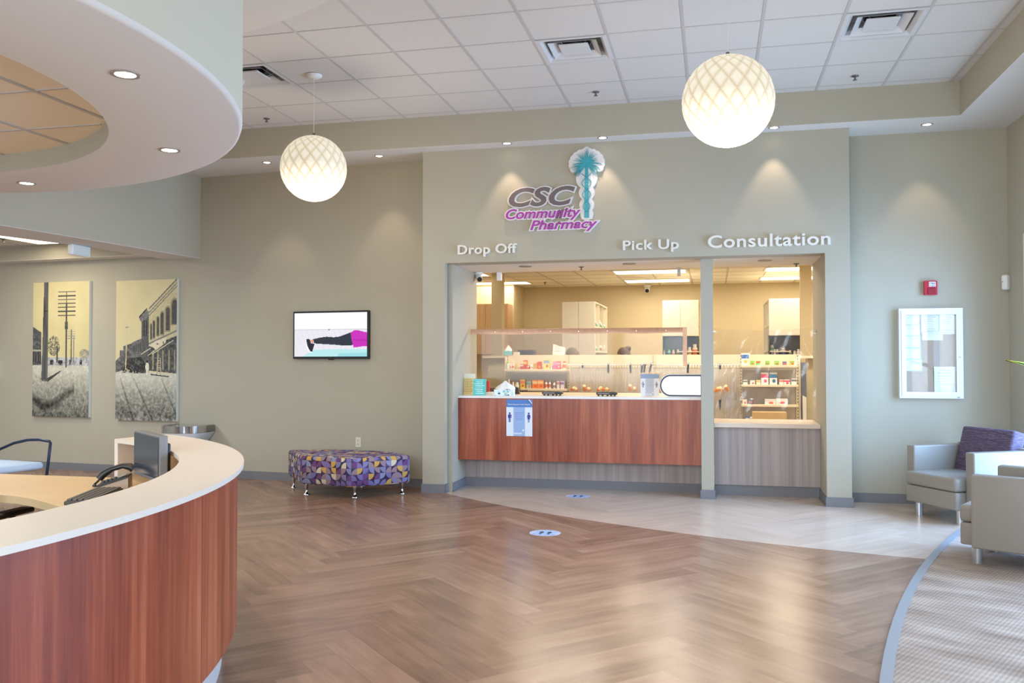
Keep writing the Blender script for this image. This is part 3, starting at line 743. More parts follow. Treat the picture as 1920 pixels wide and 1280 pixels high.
# guest chair at far left
gp = at_z(50, 832, .67)
t = thing('guest_chair', 'guest chair with dark curved arm frame and pale blue seat, at the left edge', 'chair', (gp.x-.32, gp.y+.05, 0), math.radians(-10))
mb = MB(mat('seat_paleblue', (190, 206, 222), .6)); mb.box(-.46, -.26, .40, .25, .26, .47, .03, 3); mb.build('seat', t, False)
mb = MB(MATS['seat_paleblue']); mb.box(-.52, -.24, .5, -.47, .24, .86, .02, 3); mb.build('backrest', t, False)
FR = mat('navy_frame', (28, 40, 66), .35, .3)
for sy_ in (-1, 1):
    mb = MB(FR); mb.tube([(.25, .27*sy_, 0), (.26, .27*sy_, .3), (.285, .27*sy_, .45), (.315, .27*sy_, .655), (.30, .27*sy_, .67), (.16, .27*sy_, .682), (.0, .27*sy_, .674), (-.2, .27*sy_, .635), (-.42, .27*sy_, .56), (-.52, .27*sy_, .5)], .014); mb.build('arm_frame', t, False)
    mb = MB(FR); mb.tube([(-.44, .26*sy_, 0), (-.44, .26*sy_, .5), (-.51, .26*sy_, .88)], .014); mb.build('leg', t, False)

# ================================================================== ON THE LEFT WALL
def lwp(x, y, off=0.0):
    """where a sight line meets the left wall"""
    n = Vector((.09, 1, 0)); P0 = LW0-Vector((0, off, 0)); d = ray(x, y); return CAM+d*((P0-CAM).dot(n)/d.dot(n))
GOLD, INK = np.array([214, 202, 150.]), np.array([52, 52, 50.])
def art_poles(U, V):
    img = np.empty(U.shape+(3,)); n1 = vnoise(9, 12, 1, U.shape); n2 = vnoise(48, 90, 2, U.shape); n3 = np.random.RandomState(3).rand(*U.shape)
    img[:] = np.array([212, 200, 150])+(n1[..., None]-.5)*10+(V[..., None]-.25)*np.array([-6, -4, -10])
    gr = V > .615
    tex = .45*n2+.3*vnoise(30, 40, 5, U.shape)+.25*n3
    dark = np.clip((V-.66)*2.6, 0, 1); g_ = 200-dark*112+(tex-.5)*(60+120*dark)
    g_ -= 70*np.clip(1-np.abs(V-.86-.06*np.sin(U*6))/.05, 0, 1)*(U < .75)
    img[gr] = (g_[..., None]*np.array([1, .99, .90]))[gr]
    hz = (V > .56) & (V < .62); img[hz] = 176+(n2[hz][:, None]-.5)*70
    B = inpoly(U, V, [(0, .33), (.155, .375), (.155, .615), (0, .62)]); img[B] = 92+(n2[B][:, None]-.5)*60
    for k in range(3): put(img, (U < .15) & (np.abs(V-(.37+.035*U+k*.06)) < .006), INK+30)
    put(img, (U < .15) & (V > .52) & (V < .6) & ((U*22) % 1 < .45), INK)
    put(img, (U < .16) & (np.abs(V-.51) < .006), np.array([180, 176, 150]))
    tr = (((U-.38)/.11)**2+((V-.475)/.075)**2 < 1) & (n3*.6+n2*.6 > .56); put(img, tr, INK+38)
    put(img, (np.abs(U-.44) < .012) & (V > .48) & (V < .6), INK+25)
    tr = (((U-.92)/.09)**2+((V-.535)/.035)**2 < 1) & (n3 > .35); put(img, tr, INK+80)
    for x, y, w in [(.34, .595, .03), (.5, .6, .04), (.67, .595, .013), (.86, .595, .02)]: put(img, (np.abs(U-x) < w) & (np.abs(V-y) < .018) & (n2 > .25), INK)
    def pole(x, w0, w1, v0, v1, c):
        m_ = (np.abs(U-x) < w0+(w1-w0)*(V-v0)/(v1-v0)) & (V > v0) & (V < v1); img[m_] = c+(n2[m_][:, None]-.5)*40
    pole(.735, .006, .008, .41, .60, INK+60); pole(.69, .007, .011, .355, .60, INK+45)
    for k in range(4): put(img, (np.abs(U-.69) < .07) & (np.abs(V-(.37+.017*k)) < .0028), INK+95)
    pole(.6, .009, .015, .07, .635, INK+25); pole(.6, .026, .026, .295, .355, INK+30)
    for k, v in enumerate([.075, .105, .133, .16, .19, .22, .25]): put(img, (np.abs(U-.605) < .155) & (np.abs(V-v) < .0042), INK+(60 if k in (0, 2) else 25))
    put(img, inpoly(U, V, [(.27, .715), (.27, .745), (.51, .665), (.5, .66)]), INK+10)
    m_ = inpoly(U, V, [(.195, 0), (.275, 0), (.272, .73), (.16, .725), (.175, .45)]); img[m_] = 88+(vnoise(60, 10, 8, U.shape)[m_][:, None]-.5)*46
    img[(np.abs(V-.215) < .004) & m_] = INK
    put(img, (np.abs(U-.215) < .075) & (V > .715) & (V < .74) & (n3 > .3), INK+30)
    return img
def art_street(U, V):
    img = np.empty(U.shape+(3,)); n2 = vnoise(48, 90, 12, U.shape); n3 = np.random.RandomState(13).rand(*U.shape)
    img[:] = np.array([214, 202, 158])+(vnoise(6, 10, 4, U.shape)[..., None]-.5)*8
    gr = V > .64+.03*U; tex = .5*n2+.25*vnoise(24, 40, 15, U.shape)+.25*n3
    dark = np.clip((V-.70)*3.2, 0, 1); g_ = 200-dark*108+(tex-.5)*(50+135*dark)
    for x0, x1 in ((.26, .62), (.72, 1.05), (.05, .3)):
        g_ -= 46*np.clip(1-np.abs(U-(x0+(x1-x0)*(V-.66)/.34))/.02, 0, 1)*(V > .7)
    g_ += 40*np.clip((V-.965)/.03, 0, 1)
    img[gr] = (g_[..., None]*np.array([1, .99, .91]))[gr]
    def poly(P, c, a=30): m_ = inpoly(U, V, P); img[m_] = np.array(c)+(n2[m_][:, None]-.5)*a
    poly([(0, .575), (.07, .545), (.07, .50), (.13, .50), (.13, .47), (.27, .45), (.27, .62), (0, .66)], INK+45, 70)
    poly([(.27, .445), (.43, .415), (.43, .66), (.27, .65)], INK+60, 40)
    for k in range(6): poly([(.285+k*.024, .47-k*.005), (.297+k*.024, .468-k*.005), (.297+k*.024, .51), (.285+k*.024, .51)], INK+12, 10)
    poly([(.43, .25), (.55, .22), (.55, .66), (.43, .66)], INK+42, 30)
    for x in (.47, .51): poly([(x-.012, .29), (x+.012, .285), (x+.012, .40), (x-.012, .40)], INK+5, 10)
    poly([(.38, .268), (.51, .205), (.55, .235), (.55, .26), (.42, .30)], INK+70, 40)
    put(img, inpoly(U, V, [(.38, .262), (.51, .20), (.52, .207), (.39, .27)]), INK)
    poly([(.545, .205), (1, 0), (1, .66), (.545, .645)], (196, 186, 148), 22)
    for o_ in (0, .028, .05): m_ = np.abs(V-(.207+o_-(U-.545)*.455)) < (.004 if o_ else .006); put(img, m_ & (U > .545), INK+60)
    for x, t_, b_, w in zip((.585, .63, .695, .765, .855, .965), (.30, .28, .255, .228, .20, .155), (.43, .42, .405, .395, .37, .325), (.012, .015, .018, .024, .031, .042)):
        aw = (np.abs(U-x) < w*1.5) & (V > t_+.02) & (V < b_) | (((U-x)/(w*1.5))**2+((V-t_-.02)/(w*1.05))**2 < 1) & (V <= t_+.02); put(img, aw, np.array([150, 142, 112]))
        wn = (np.abs(U-x) < w) & (V > t_+.025) & (V < b_-.008) | (((U-x)/w)**2+((V-t_-.025)/(w*.8))**2 < 1) & (V <= t_+.025); img[wn] = INK+28+(n2[wn][:, None]-.5)*24
    put(img, (U > .545) & (np.abs(V-(.455-(U-.545)*.2)) < .006), INK+70)
    poly([(.545, .475), (1, .40), (1, .665), (.545, .645)], INK+34, 64)
    for x in (.62, .70, .78, .88, .97): poly([(x-.012, .5), (x+.012, .5), (x+.012, .64), (x-.012, .64)], (150, 144, 118), 30)
    m_ = inpoly(U, V, [(.55, .47), (.66, .435), (.84, .41), (.82, .45), (.67, .50), (.62, .48)]) & (n2 > .2); put(img, m_, np.array([216, 208, 178]))
    for (x0, y0, x1, y1) in [(.42, .53, .58, .485), (.6, .53, .95, .43), (.53, .54, .75, .47)]:
        m_ = (np.abs(V-(y0+(y1-y0)*(U-x0)/(x1-x0))) < .0035) & (U > x0) & (U < x1); put(img, m_, np.array([206, 200, 170]))
    put(img, inpoly(U, V, [(.1, .66), (.2, .56), (.42, .545), (.5, .6), (.5, .665)]) & (n2+.4*n3 > .55), INK)
    put(img, (np.abs(U-.175+.06*(V-.5)) < .008) & (V > .33) & (V < .64), np.array([204, 194, 156]))
    put(img, (np.abs(U-.185) < .03) & (np.abs(V-.335) < .004), INK+90)
    put(img, (((U-.525)/.03)**2+((V-.62)/.035)**2 < 1) | (np.abs(U-.525) < .016) & (V > .6) & (V < .675), np.array([220, 214, 190])); put(img, ((U-.525)/.018)**2+((V-.58)/.01)**2 < 1, INK)
    for s_ in (-1, 1): put(img, (np.abs(U-(.715+s_*.022+s_*.09*(V-.56))) < .007) & (V > .555) & (V < .68), np.array([178, 172, 146]))
    put(img, (np.abs(U-.715) < .03) & (np.abs((V*60) % 1-.5) < .12) & (V > .56) & (V < .66), np.array([178, 172, 146]))
    put(img, (U > .58) & (U < .88) & (np.abs(V-(.672+.05*(U-.58)))< .004), INK+10)
    return img
EDGE = mat('canvas_edge', (222, 226, 216), .7)
def canvas(px, fn, label):
    a_, b_ = lwp(px[0], px[1], .045), lwp(px[2], px[3], .045)
    w = (b_-a_).xy.length; h = a_.z-b_.z; c = (a_+b_)/2
    P = lwp((px[0]+px[2])/2, 650)
    t = thing('wall_canvas', label, 'picture', (P.x, P.y, b_.z), LWA, 'street prints')
    mb = MB(EDGE); mb.box(-w/2, -.043, 0, w/2, -.002, h); mb.build('stretcher', t, False)
    raster('print', w, h, 150, 280, fn, PRINT, t, -.0445)
canvas((67, 530, 170, 782.5), art_poles, 'tall sepia street print with telegraph poles on the left wall')
canvas((222, 526.5, 334, 790), art_street, 'tall sepia street print with arched brick storefronts on the left wall')

# television
def tv_img(U, V):
    img = np.empty(U.shape+(3,)); img[:] = (246, 247, 250)
    fl = V > .375; img[fl] = (226, 224, 232)
    put(img, fl & (((U*1.0-.25*(V-.375))*13 % 1) < .05) & (V < .82), np.array([206, 204, 214]))
    put(img, np.abs(V-.378) < .008, np.array([186, 176, 170])); put(img, ((U-.485)/.01)**2+((V-.385)/.015)**2 < 1, np.array([40, 40, 46]))
    put(img, inpoly(U, V, [(.12, 1), (.2, .9), (.3, .84), (1, .83), (1, 1)]), np.array([178, 226, 228]))
    put(img, inpoly(U, V, [(.6, 1), (.62, .93), (1, .91), (1, 1)]), np.array([150, 212, 220]))
    put(img, inpoly(U, V, [(.26, .60), (.36, .565), (.45, .545), (.55, .56), (.63, .545), (.72, .49), (.80, .44), (.84, .52), (.84, .74), (.7, .755), (.55, .73), (.4, .715), (.28, .70)]), np.array([38, 44, 58]))
    put(img, inpoly(U, V, [(.22, .625), (.26, .605), (.275, .68), (.24, .69)]), np.array([226, 150, 126]))
    put(img, inpoly(U, V, [(.155, .62), (.18, .595), (.215, .60), (.235, .70), (.285, .705), (.27, .78), (.25, .90), (.215, .895), (.175, .78)]), np.array([26, 30, 44]))
    put(img, inpoly(U, V, [(.155, .62), (.165, .61), (.185, .77), (.225, .885), (.255, .885), (.25, .905), (.21, .905), (.17, .79)]), np.array([244, 246, 252]))
    put(img, inpoly(U, V, [(.78, .47), (.82, .41), (.88, .405), (.95, .44), (1, .455), (1, .77), (.93, .775), (.82, .80), (.795, .65)]), np.array([196, 36, 182]))
    put(img, inpoly(U, V, [(.82, .6), (.9, .62), (1, .6), (1, .64), (.9, .66), (.82, .64)]), np.array([176, 26, 160]))
    return img
a_, b_ = lwp(553.5, 584, .06), lwp(695, 672.5, .06); w, h = (b_-a_).xy.length, a_.z-b_.z; P = lwp(624, 630)
t = thing('television', 'wall-mounted flat television showing a person in black leggings exercising', 'television', (P.x, P.y, b_.z), LWA)
mb = MB(BLACK); mb.box(-w/2, -.06, 0, w/2, -.02, h, .004); mb.build('frame', t, False)
mb = MB(BLACK); mb.box(-.2, -.022, .15, .2, 0, h-.15); mb.build('wall_mount', t, False)
mb = MB(BLACK); mb.box(-.03, -.056, -.012, .03, -.03, .004, .003); mb.build('sensor', t, False)
raster('screen', w-.04, h-.05, 160, 96, tv_img, SCREEN, t, -.0606, None, .028)

# power outlet
P = lwp(672, 838)
t = thing('power_outlet', 'cream outlet plate on the wall just above the patterned ottoman', 'outlet', (P.x, P.y, P.z), LWA)
IV = mat('ivory_plastic', (226, 220, 200), .4)
mb = MB(IV); mb.box(-.035, -.008, 0, .035, 0, .115, .003); mb.build('plate', t, False)
for z in (.036, .08):
    mb = MB(mat('outlet_slot', (206, 198, 176), .6)); mb.box(-.016, -.0085, z-.014, .016, -.0078, z+.014)
    for x in (-.007, .007): mb.box(x-.0015, -.0095, z-.007, x+.0015, -.0075, z+.007)
    mb.build('socket', t, False)
# sanitiser dispenser at the very left edge
P = lwp(-8, 700)
t = thing('hand_sanitizer_dispenser', 'white hand sanitizer dispenser cut by the left edge of the photo', 'dispenser', (P.x, P.y, P.z-.13), LWA)
mb = MB(WHITEP); mb.box(-.07, -.1, .05, .07, 0, .30, .02, 3); mb.build('housing', t, False)
mb = MB(mat('dispenser_grey', (170, 172, 176), .4)); mb.box(-.055, -.11, -.02, .055, -.01, .055, .012, 3); mb.build('nozzle_cover', t, False)
# steel wall basin behind the desk
P = lwp(341, 805, .3)
t = thing('wall_basin', 'low stainless steel rounded fixture with white underside, on the wall under the storefront print', 'drinking fountain', (P.x, P.y, 0), LWA)
hw = .272
def Dsh(r, yb=.27): return [(r, yb)]+[(r*math.cos(a), r*math.sin(a)*.62) for a in np.linspace(0, -math.pi, 26)]+[(-r, yb)]
mb = MB(mat('polished_steel', (200, 200, 202), .12, 1)); mb.prism(Dsh(hw), .575, .66, smooth=True); mb.build('steel_basin', t, False)
mb = MB(mat('basin_white', (220, 222, 224), .4)); mb.grid([[(x, y, .573) for x, y in Dsh(hw*1.01)], [(x*.86, y*.86 if y < .2 else y, .52) for x, y in Dsh(hw)], [(x*.5, y*.5 if y < .2 else y, .40) for x, y in Dsh(hw)]], True); mb.build('basin_underside', t, False)
mb = MB(STEEL); mb.box(-.16, .05, .15, .16, .285, .42, .01); mb.build('cooler_cabinet', t, False)
# emergency light hung under the bulkhead
a_ = at_z(128, 456, 2.748); b_ = at_z(164, 463, 2.748); c = (a_+b_)/2
t = thing('exit_light_box', 'small white rounded box hanging under the bulkhead at upper left', 'emergency light', (c.x+.02, c.y, 2.748), math.atan2(b_.y-a_.y, b_.x-a_.x))
mb = MB(WHITEP); mb.box(-.155, -.03, -.125, .155, .035, -.0, .02, 3); mb.build('housing', t, False)
mb = MB(mat('sign_face', (222, 230, 230), .3)); mb.box(-.14, -.034, -.112, .14, -.028, -.012, .002); mb.build('face_plate', t, False)
# light panel and sprinkler of the area on the left
pa = [at_z(x, y, 2.985) for x, y in [(7, 442), (33, 441), (108, 453), (82, 454.5)]]
t = thing('ceiling_light', 'long lit ceiling panel in the side area at upper left', 'ceiling light', (-8.45, 9.3, 2.985))
mb = MB(TROFF); mb.box(-8.56, 8.75, 2.975, -8.26, 9.6, 2.984); mb.build('diffuser', t)
mb = MB(WHITEP); mb.box(-8.585, 8.72, 2.98, -8.235, 9.63, 2.99); mb.build('light_frame', t)
area('troffer_and_fill', (-8.42, 8.6, 2.95), (0, 0, 0), .5, 1.2, 30, (1, .90, .78))
for y in (6.2, 3.6): area('troffer_and_fill', (-8.42, y, 2.95), (0, 0, 0), .6, 1.2, 90, (.74, .88, 1))  # added bluish fill lamps without fittings, brightening the left wall
p = at_z(6, 448, 2.985); sprinkler(p.x, p.y, 2.985, 'sprinkler head in the side area ceiling at the left edge')

# ================================================================== OTTOMAN
PT = bpy.data.materials.new('quarter_circle_fabric'); PT.use_nodes = True; g = G(PT); b = PT.node_tree.nodes['Principled BSDF']
uv = g.n('ShaderNodeUVMap').outputs[0]; sc = g.scale(uv, (15.5, 15.5, 15.5))
fl = g.n('ShaderNodeVectorMath', operation='FLOOR'); g.l(sc, fl.inputs[0])
fr = g.n('ShaderNodeVectorMath', operation='FRACTION'); g.l(sc, fr.inputs[0])
def wn(vec, add):
    a = g.n('ShaderNodeVectorMath', operation='ADD'); g.l(vec, a.inputs[0]); a.inputs[1].default_value = (add+.5, add*1.7+.5, .5)
    w = g.n('ShaderNodeTexWhiteNoise', noise_dimensions='2D'); g.l(a.outputs[0], w.inputs['Vector'])
    s = g.n('ShaderNodeSeparateColor'); g.l(w.outputs['Color'], s.inputs[0]); return s
w1, w2 = wn(fl.outputs[0], 0), wn(fl.outputs[0], 13)
sf = g.n('ShaderNodeSeparateXYZ'); g.l(fr.outputs[0], sf.inputs[0])
dx = g.math('SUBTRACT', sf.outputs[0], g.math('GREATER_THAN', w1.outputs[0], .5)); dy = g.math('SUBTRACT', sf.outputs[1], g.math('GREATER_THAN', w1.outputs[1], .5))
dd = g.math('SQRT', g.math('ADD', g.math('MULTIPLY', dx, dx), g.math('MULTIPLY', dy, dy)))
inside = g.math('LESS_THAN', dd, .97)
pal = [(0, (124, 112, 160)), (.16, (142, 144, 176)), (.30, (202, 160, 84)), (.42, (212, 200, 172)), (.54, (112, 74, 120)), (.7, (132, 130, 166)), (.85, (150, 128, 136))]
dk = [(0, (64, 56, 86)), (.3, (76, 68, 104)), (.5, (74, 36, 60)), (.65, (58, 50, 76)), (.85, (92, 82, 110))]
ca_ = g.ramp(w1.outputs[2], pal, 'CONSTANT'); cb_ = g.ramp(w2.outputs[0], dk, 'CONSTANT')
g.l(g.mix(inside, cb_, ca_), b.inputs['Base Color']); b.inputs['Roughness'].default_value = .85; b.inputs['Specular IOR Level'].default_value = .2
OT = thing('patterned_ottoman', 'curved ottoman in purple and gold quarter-circle fabric on chrome legs', 'ottoman', (-3.98, 9.05, 0))
def arcp(p0, p1, bulge, n):
    p0, p1 = Vector(p0), Vector(p1); d = p1-p0; nrm = Vector((-d.y, d.x)).normalized()
    return [tuple(p0+d*(k/n)+nrm*bulge*4*(k/n)*(1-k/n)) for k in range(n)]
c_l1, c_l2, c_f, c_r = (-4.775, 9.19), (-4.325, 8.63), (-3.70, 8.50), (-3.222, 8.96)
poly = arcp(c_l1, c_l2, 0, 4)+arcp(c_l2, c_f, .0, 6)+arcp(c_f, c_r, 0, 6)+arcp(c_r, c_l1, -.30, 22)
cen = Vector((sum(p[0] for p in poly)/len(poly), sum(p[1] for p in poly)/len(poly)))
def ins(p, k): v = Vector(p)-cen; return tuple(cen+v*(1-k/v.length))
mb = MB(PT); zs = [(.145, .012), (.13, .02), (.15, 0), (.40, 0), (.418, .006), (.428, .022)]
L = [0]
for i in range(len(poly)): a_, b_ = poly[i], poly[(i+1) % len(poly)]; L.append(L[-1]+math.hypot(a_[0]-b_[0], a_[1]-b_[1]))
rows = [[(*ins(p, k), z) for p in poly] for z, k in zs[1:]]
mb.grid(rows, True, True, [[(l, z-k) for l in L] for z, k in zs[1:]])
tp = rows[-1]; f = mb.face(tp, [(p[0], p[1]) for p in tp]); mb.face(rows[0][::-1])
mb.build('cushion', OT)
for x, y in [(-4.70, 9.17), (-4.325, 8.735), (-3.735, 8.672), (-3.335, 9.03), (-3.98, 9.40)]:
    mb = MB(CHROME); mb.lathe([(.034, 0), (.034, .008), (.014, .014), (.014, .07), (.02, .075), (.02, .14)], (x, y, 0), 20); mb.face([(x+.034*math.cos(a), y+.034*math.sin(a), 0) for a in np.linspace(0, -2*math.pi, 19)[:-1]]); mb.build('leg', OT)

# ================================================================== SIGNS ON THE DISPENSARY WALL
def sign(word, x0, x1, ytop, ybase, label):
    a_, b_ = at_y(x0, ybase, YP), at_y(x1, ybase, YP); h = at_y(x0, ytop, YP).z-a_.z
    t = thing('letter_sign', label, 'sign', ((a_.x+b_.x)/2, YP, a_.z), 0, 'raised window lettering')
    mb = MB(LETTER); text(mb, word, a_.x, a_.z, b_.x-a_.x, h, YP-.03, YP-.001, off=.004, space=1.06); mb.build('lettering', t)
    return t
sign('Drop Off', 860, 969, 459.5, 477, 'raised white lettering reading Drop Off')
sign('Pick Up', 1169, 1272.5, 451, 469, 'raised white lettering reading Pick Up')
sign('Consultation', 1328, 1556, 441.5, 465, 'larger raised white lettering reading Consultation')

t = thing('pharmacy_sign', 'cut-out pharmacy logo sign with teal palm tree and magenta lettering on the lobby wall', 'sign', (-1.45, YP, 2.85))
SB = mat('sign_backing', (226, 224, 222), .5); TEAL = mat('sign_teal', (52, 160, 174), .5); MAG = mat('sign_magenta', (166, 52, 160), .5); TAUPE = mat('sign_taupe', (112, 98, 98), .5)
def wx(x, y): p = at_y(x, y, YP); return p.x, p.z
Yb, Yf, Yt = YP-.002, YP-.028, YP-.034
def word(s, x0, x1, yt, yb, m_, name, sh, off, fat, space=1.0):
    ax, az = wx(x0, yb); bx = wx(x1, yb)[0]; h = wx(x0, yt)[1]-az
    k = MB(SB); text(k, s, ax, az, bx-ax, h, Yf, Yb, off=off, shear=sh, space=space); k.build('letter_backing', t)
    k = MB(m_); text(k, s, ax, az, bx-ax, h, Yt, Yf+.001, off=fat, shear=sh, space=space); k.build('lettering', t)
word('CSC', 957, 1077, 354, 388, TAUPE, 'csc', .30, .028, .011, 1.03)
word('Community', 950, 1088.5, 393, 411.5, MAG, 'community', .28, .018, .0035)
word('Pharmacy', 996, 1120, 413.5, 431.5, MAG, 'pharmacy', .28, .018, .0035)
# palm tree
cxp, czp = wx(1100.5, 309); mpp = 1/178.6
base_z = wx(1101, 409)[1]
k = MB(SB); random.seed(11)
lob = [(cxp, czp+.004, .135)]+[(cxp+.155*math.cos(a), czp+.125*math.sin(a)+.01, .04) for a in np.linspace(-.45, math.pi+.45, 14)]+[(cxp, czp+.155, .035)]
lob += [(cxp, czp-.15, .115), (cxp, czp-.30, .085), (cxp, czp-.43, .08), (cxp, czp-.53, .07)]
for i, (x, z, r) in enumerate(lob): k.prism([(x+r*math.cos(a), z+r*math.sin(a)) for a in np.linspace(0, 2*math.pi, 25)[:-1]], Yb, Yf+.0002*i, 'xz')
k.prism([(cxp-.055, base_z-.015), (cxp+.06, base_z-.015), (cxp+.05, czp), (cxp-.05, czp)], Yb, Yf-.0004, 'xz'); k.build('palm_backing', t)
k = MB(TEAL)
for i in range(40):
    a = math.radians(-48+276*i/39+random.uniform(-3, 3)); L_ = (.178+random.uniform(-.04, .012))*(1 if math.sin(a) > -.3 else .85); droop = .055*abs(math.cos(a))
    P = []
    for s_ in np.linspace(0, 1, 7):
        P.append(Vector((cxp+L_*s_*math.cos(a), czp+L_*s_*math.sin(a)-droop*s_*s_)))
    wv = [.0025+.0062*math.sin(math.pi*min(1, s_*1.1+.08)) for s_ in np.linspace(0, 1, 7)]; wv[-1] = .0005
    nrm = Vector((-math.sin(a), math.cos(a)))
    k.prism([tuple(p+nrm*w_*.55) for p, w_ in zip(P, wv)]+[tuple(p-nrm*w_*.55) for p, w_ in list(zip(P, wv))[::-1]], Yf-.0035, Yt-.00025*i, 'xz')
k.build('palm_crown', t)
k = MB(TEAL); k.prism([(cxp-.024, base_z), (cxp+.026, base_z), (cxp+.017, czp), (cxp-.016, czp)], Yf-.0035, Yt-.0002, 'xz'); k.build('palm_trunk', t)
k = MB(mat('sign_teal_light', (140, 205, 208), .5))
for i in range(26):
    z = base_z+.01+i*.0175; k.prism([(cxp-.018, z), (cxp+.02, z+.008), (cxp+.02, z+.011), (cxp-.018, z+.003)], Yf-.004, Yt-.0010, 'xz')
k.build('trunk_rings', t)
for s_ in (-1, 1):
    k = MB(TEAL); pts = []
    for q in np.linspace(0, 1, 60):
        z = base_z+.06+(czp-.12-base_z)*q*.92; amp = .034+.022*q; pts.append((cxp+s_*amp*math.sin(q*math.pi*3.35), Yt-.002-.002*math.cos(q*math.pi*3.35)*s_, z))
    k.tube(pts, .0042, 6); k.build('serpent', t)

# ================================================================== RIGHT BACK WALL
NBX0, NBX1, NBZ0, NBZ1 = 1.836, 2.43, 1.072, 1.978
t = thing('notice_case', 'white framed glass notice case with pinned papers on the right wall', 'notice board', ((NBX0+NBX1)/2, 9.53, NBZ0))
f = MB(mat('case_white', (236, 238, 240), .35))
F_ = .052
f.frame(NBX0, NBZ0, NBX1, NBZ1, F_, 9.47, 9.529)
f.build('frame', t)
f = MB(MATS['case_white']); D_ = .022
f.frame(NBX0+D_, NBZ0+D_, NBX1-D_, NBZ1-D_, F_-D_+.012, 9.462, 9.4698)
f.build('door_frame', t)
f = MB(mat('cork_pinboard', (178, 158, 138), .9, noise=.05, nscale=220)); f.box(NBX0+F_*.9, 9.490, NBZ0+F_*.9, NBX1-F_*.9, 9.528, NBZ1-F_*.9); f.build('pinboard', t)
f = MB(glassy('case_glass', .06)); f.box(NBX0+F_, 9.4715, NBZ0+F_, NBX1-F_, 9.4735, NBZ1-F_); f.build('glass_door', t)
f = MB(STEEL); f.cyl((2.395, 9.455, 1.485), (2.395, 9.463, 1.485), .009); f.build('lock', t)
f = MB(mat('maker_plate', (90, 110, 150), .4)); f.box(2.37, 9.468, 1.08, 2.395, 9.4705, 1.086); f.build('maker_plate', t)
def cert(tone, seed, frame=True):
    def fn(U, V):
        img = np.empty(U.shape+(3,)); img[:] = (238, 240, 236); rs = np.random.RandomState(seed)
        if frame: img[(np.minimum(np.minimum(U, 1-U), np.minimum(V, 1-V)) < .06)] = tone
        for k in range(int(6+3*rs.rand())):
            v = .14+.11*k; a, b_ = .12+.2*rs.rand(), .6+.3*rs.rand()
            img[(np.abs(V-v) < .016) & (U > a) & (U < b_) & (((U*60+7*k) % 1) > .25)] = (150, 158, 170)
        return img
    return fn
def case_paper(px, tone, seed, label, frame=True):
    a_, b_ = at_y(px[0], px[1], 9.487), at_y(px[2], px[3], 9.487)
    q = thing('pinned_paper', label, 'paper', ((a_.x+b_.x)/2, 9.4885-.0006*seed, b_.z), 0, 'papers in the notice case')
    raster('sheet', b_.x-a_.x, a_.z-b_.z, 40, 44, cert(tone, seed, frame), PRINT, q, 0)
    mb = MB(PAPER); mb.box(-(b_.x-a_.x)/2, .0001, 0, (b_.x-a_.x)/2, .0005, a_.z-b_.z); mb.build('sheet_back', q, False)
sx0, sy0, ks = 1670, 560, 150/960
def cp(a, b_, c_, d_): return (sx0+a*ks, sy0+b_*ks, sx0+c_*ks, sy0+d_*ks)
case_paper(cp(168, 190, 352, 312), (206, 196, 216), 1, 'lilac-edged certificate at the top left corner of the notice case')
case_paper(cp(168, 312, 354, 446), (214, 210, 226), 2, 'pale certificate second from top in the left column of the notice case')
case_paper(cp(168, 440, 362, 590), (176, 218, 208), 3, 'mint-edged certificate in the middle of the left column of the notice case')
case_paper(cp(168, 588, 366, 728), (176, 222, 208), 4, 'mint-edged certificate second from bottom in the notice case left column')
case_paper(cp(168, 724, 380, 868), (186, 226, 218), 5, 'mint-edged certificate lowest in the left column of the notice case')
case_paper(cp(360, 190, 582, 404), (206, 220, 232), 6, 'large bluish certificate at the top middle of the notice case')
case_paper(cp(374, 394, 626, 500), (214, 216, 172), 7, 'yellow-edged certificate below the top middle one in the notice case')
case_paper(cp(582, 190, 770, 424), (216, 226, 234), 8, 'white sheet at the top right corner of the notice case', False)
case_paper(cp(520, 814, 778, 1122), (236, 238, 236), 9, 'lined white sheet at the bottom right of the notice case', False)

t = thing('fire_alarm_pull', 'small red fire alarm pull station on the wall above the notice case', 'fire alarm', (2.142, 9.53, 2.115))
RED = mat('alarm_red', (186, 34, 54), .4)
f = MB(RED); f.box(2.08, 9.485, 2.115, 2.204, 9.53, 2.258, .006); f.build('housing', t)
f = MB(mat('alarm_red_dark', (150, 24, 42), .4)); f.box(2.112, 9.474, 2.125, 2.19, 9.487, 2.185, .005); f.build('pull_handle', t)
f = MB(WHITEP); f.box(2.124, 9.482, 2.198, 2.186, 9.4855, 2.247); f.build('instruction_label', t)
f = MB(mat('alarm_text', (70, 90, 130), .5))
text(f, 'FIRE', 2.13, 2.222, .05, .018, 9.4815, 9.483); text(f, 'PULL', 2.13, 2.202, .05, .013, 9.4815, 9.483)
f.build('label_text', t)
t = thing('motion_detector', 'small white motion detector in the corner of the right walls', 'sensor', (2.84, 9.5, 2.16))
f = MB(WHITEP); f.box(-.04, -.045, 0, .04, .02, .15, .018, 3, Matrix.Translation((2.82, 9.485, 2.15)) @ Matrix.Rotation(math.radians(45), 4, 'Z')); f.build('housing', t)
f = MB(mat('sensor_dot', (150, 160, 176), .3)); f.sphere((2.785, 9.448, 2.23), .006, 8, 6); f.build('indicator', t)

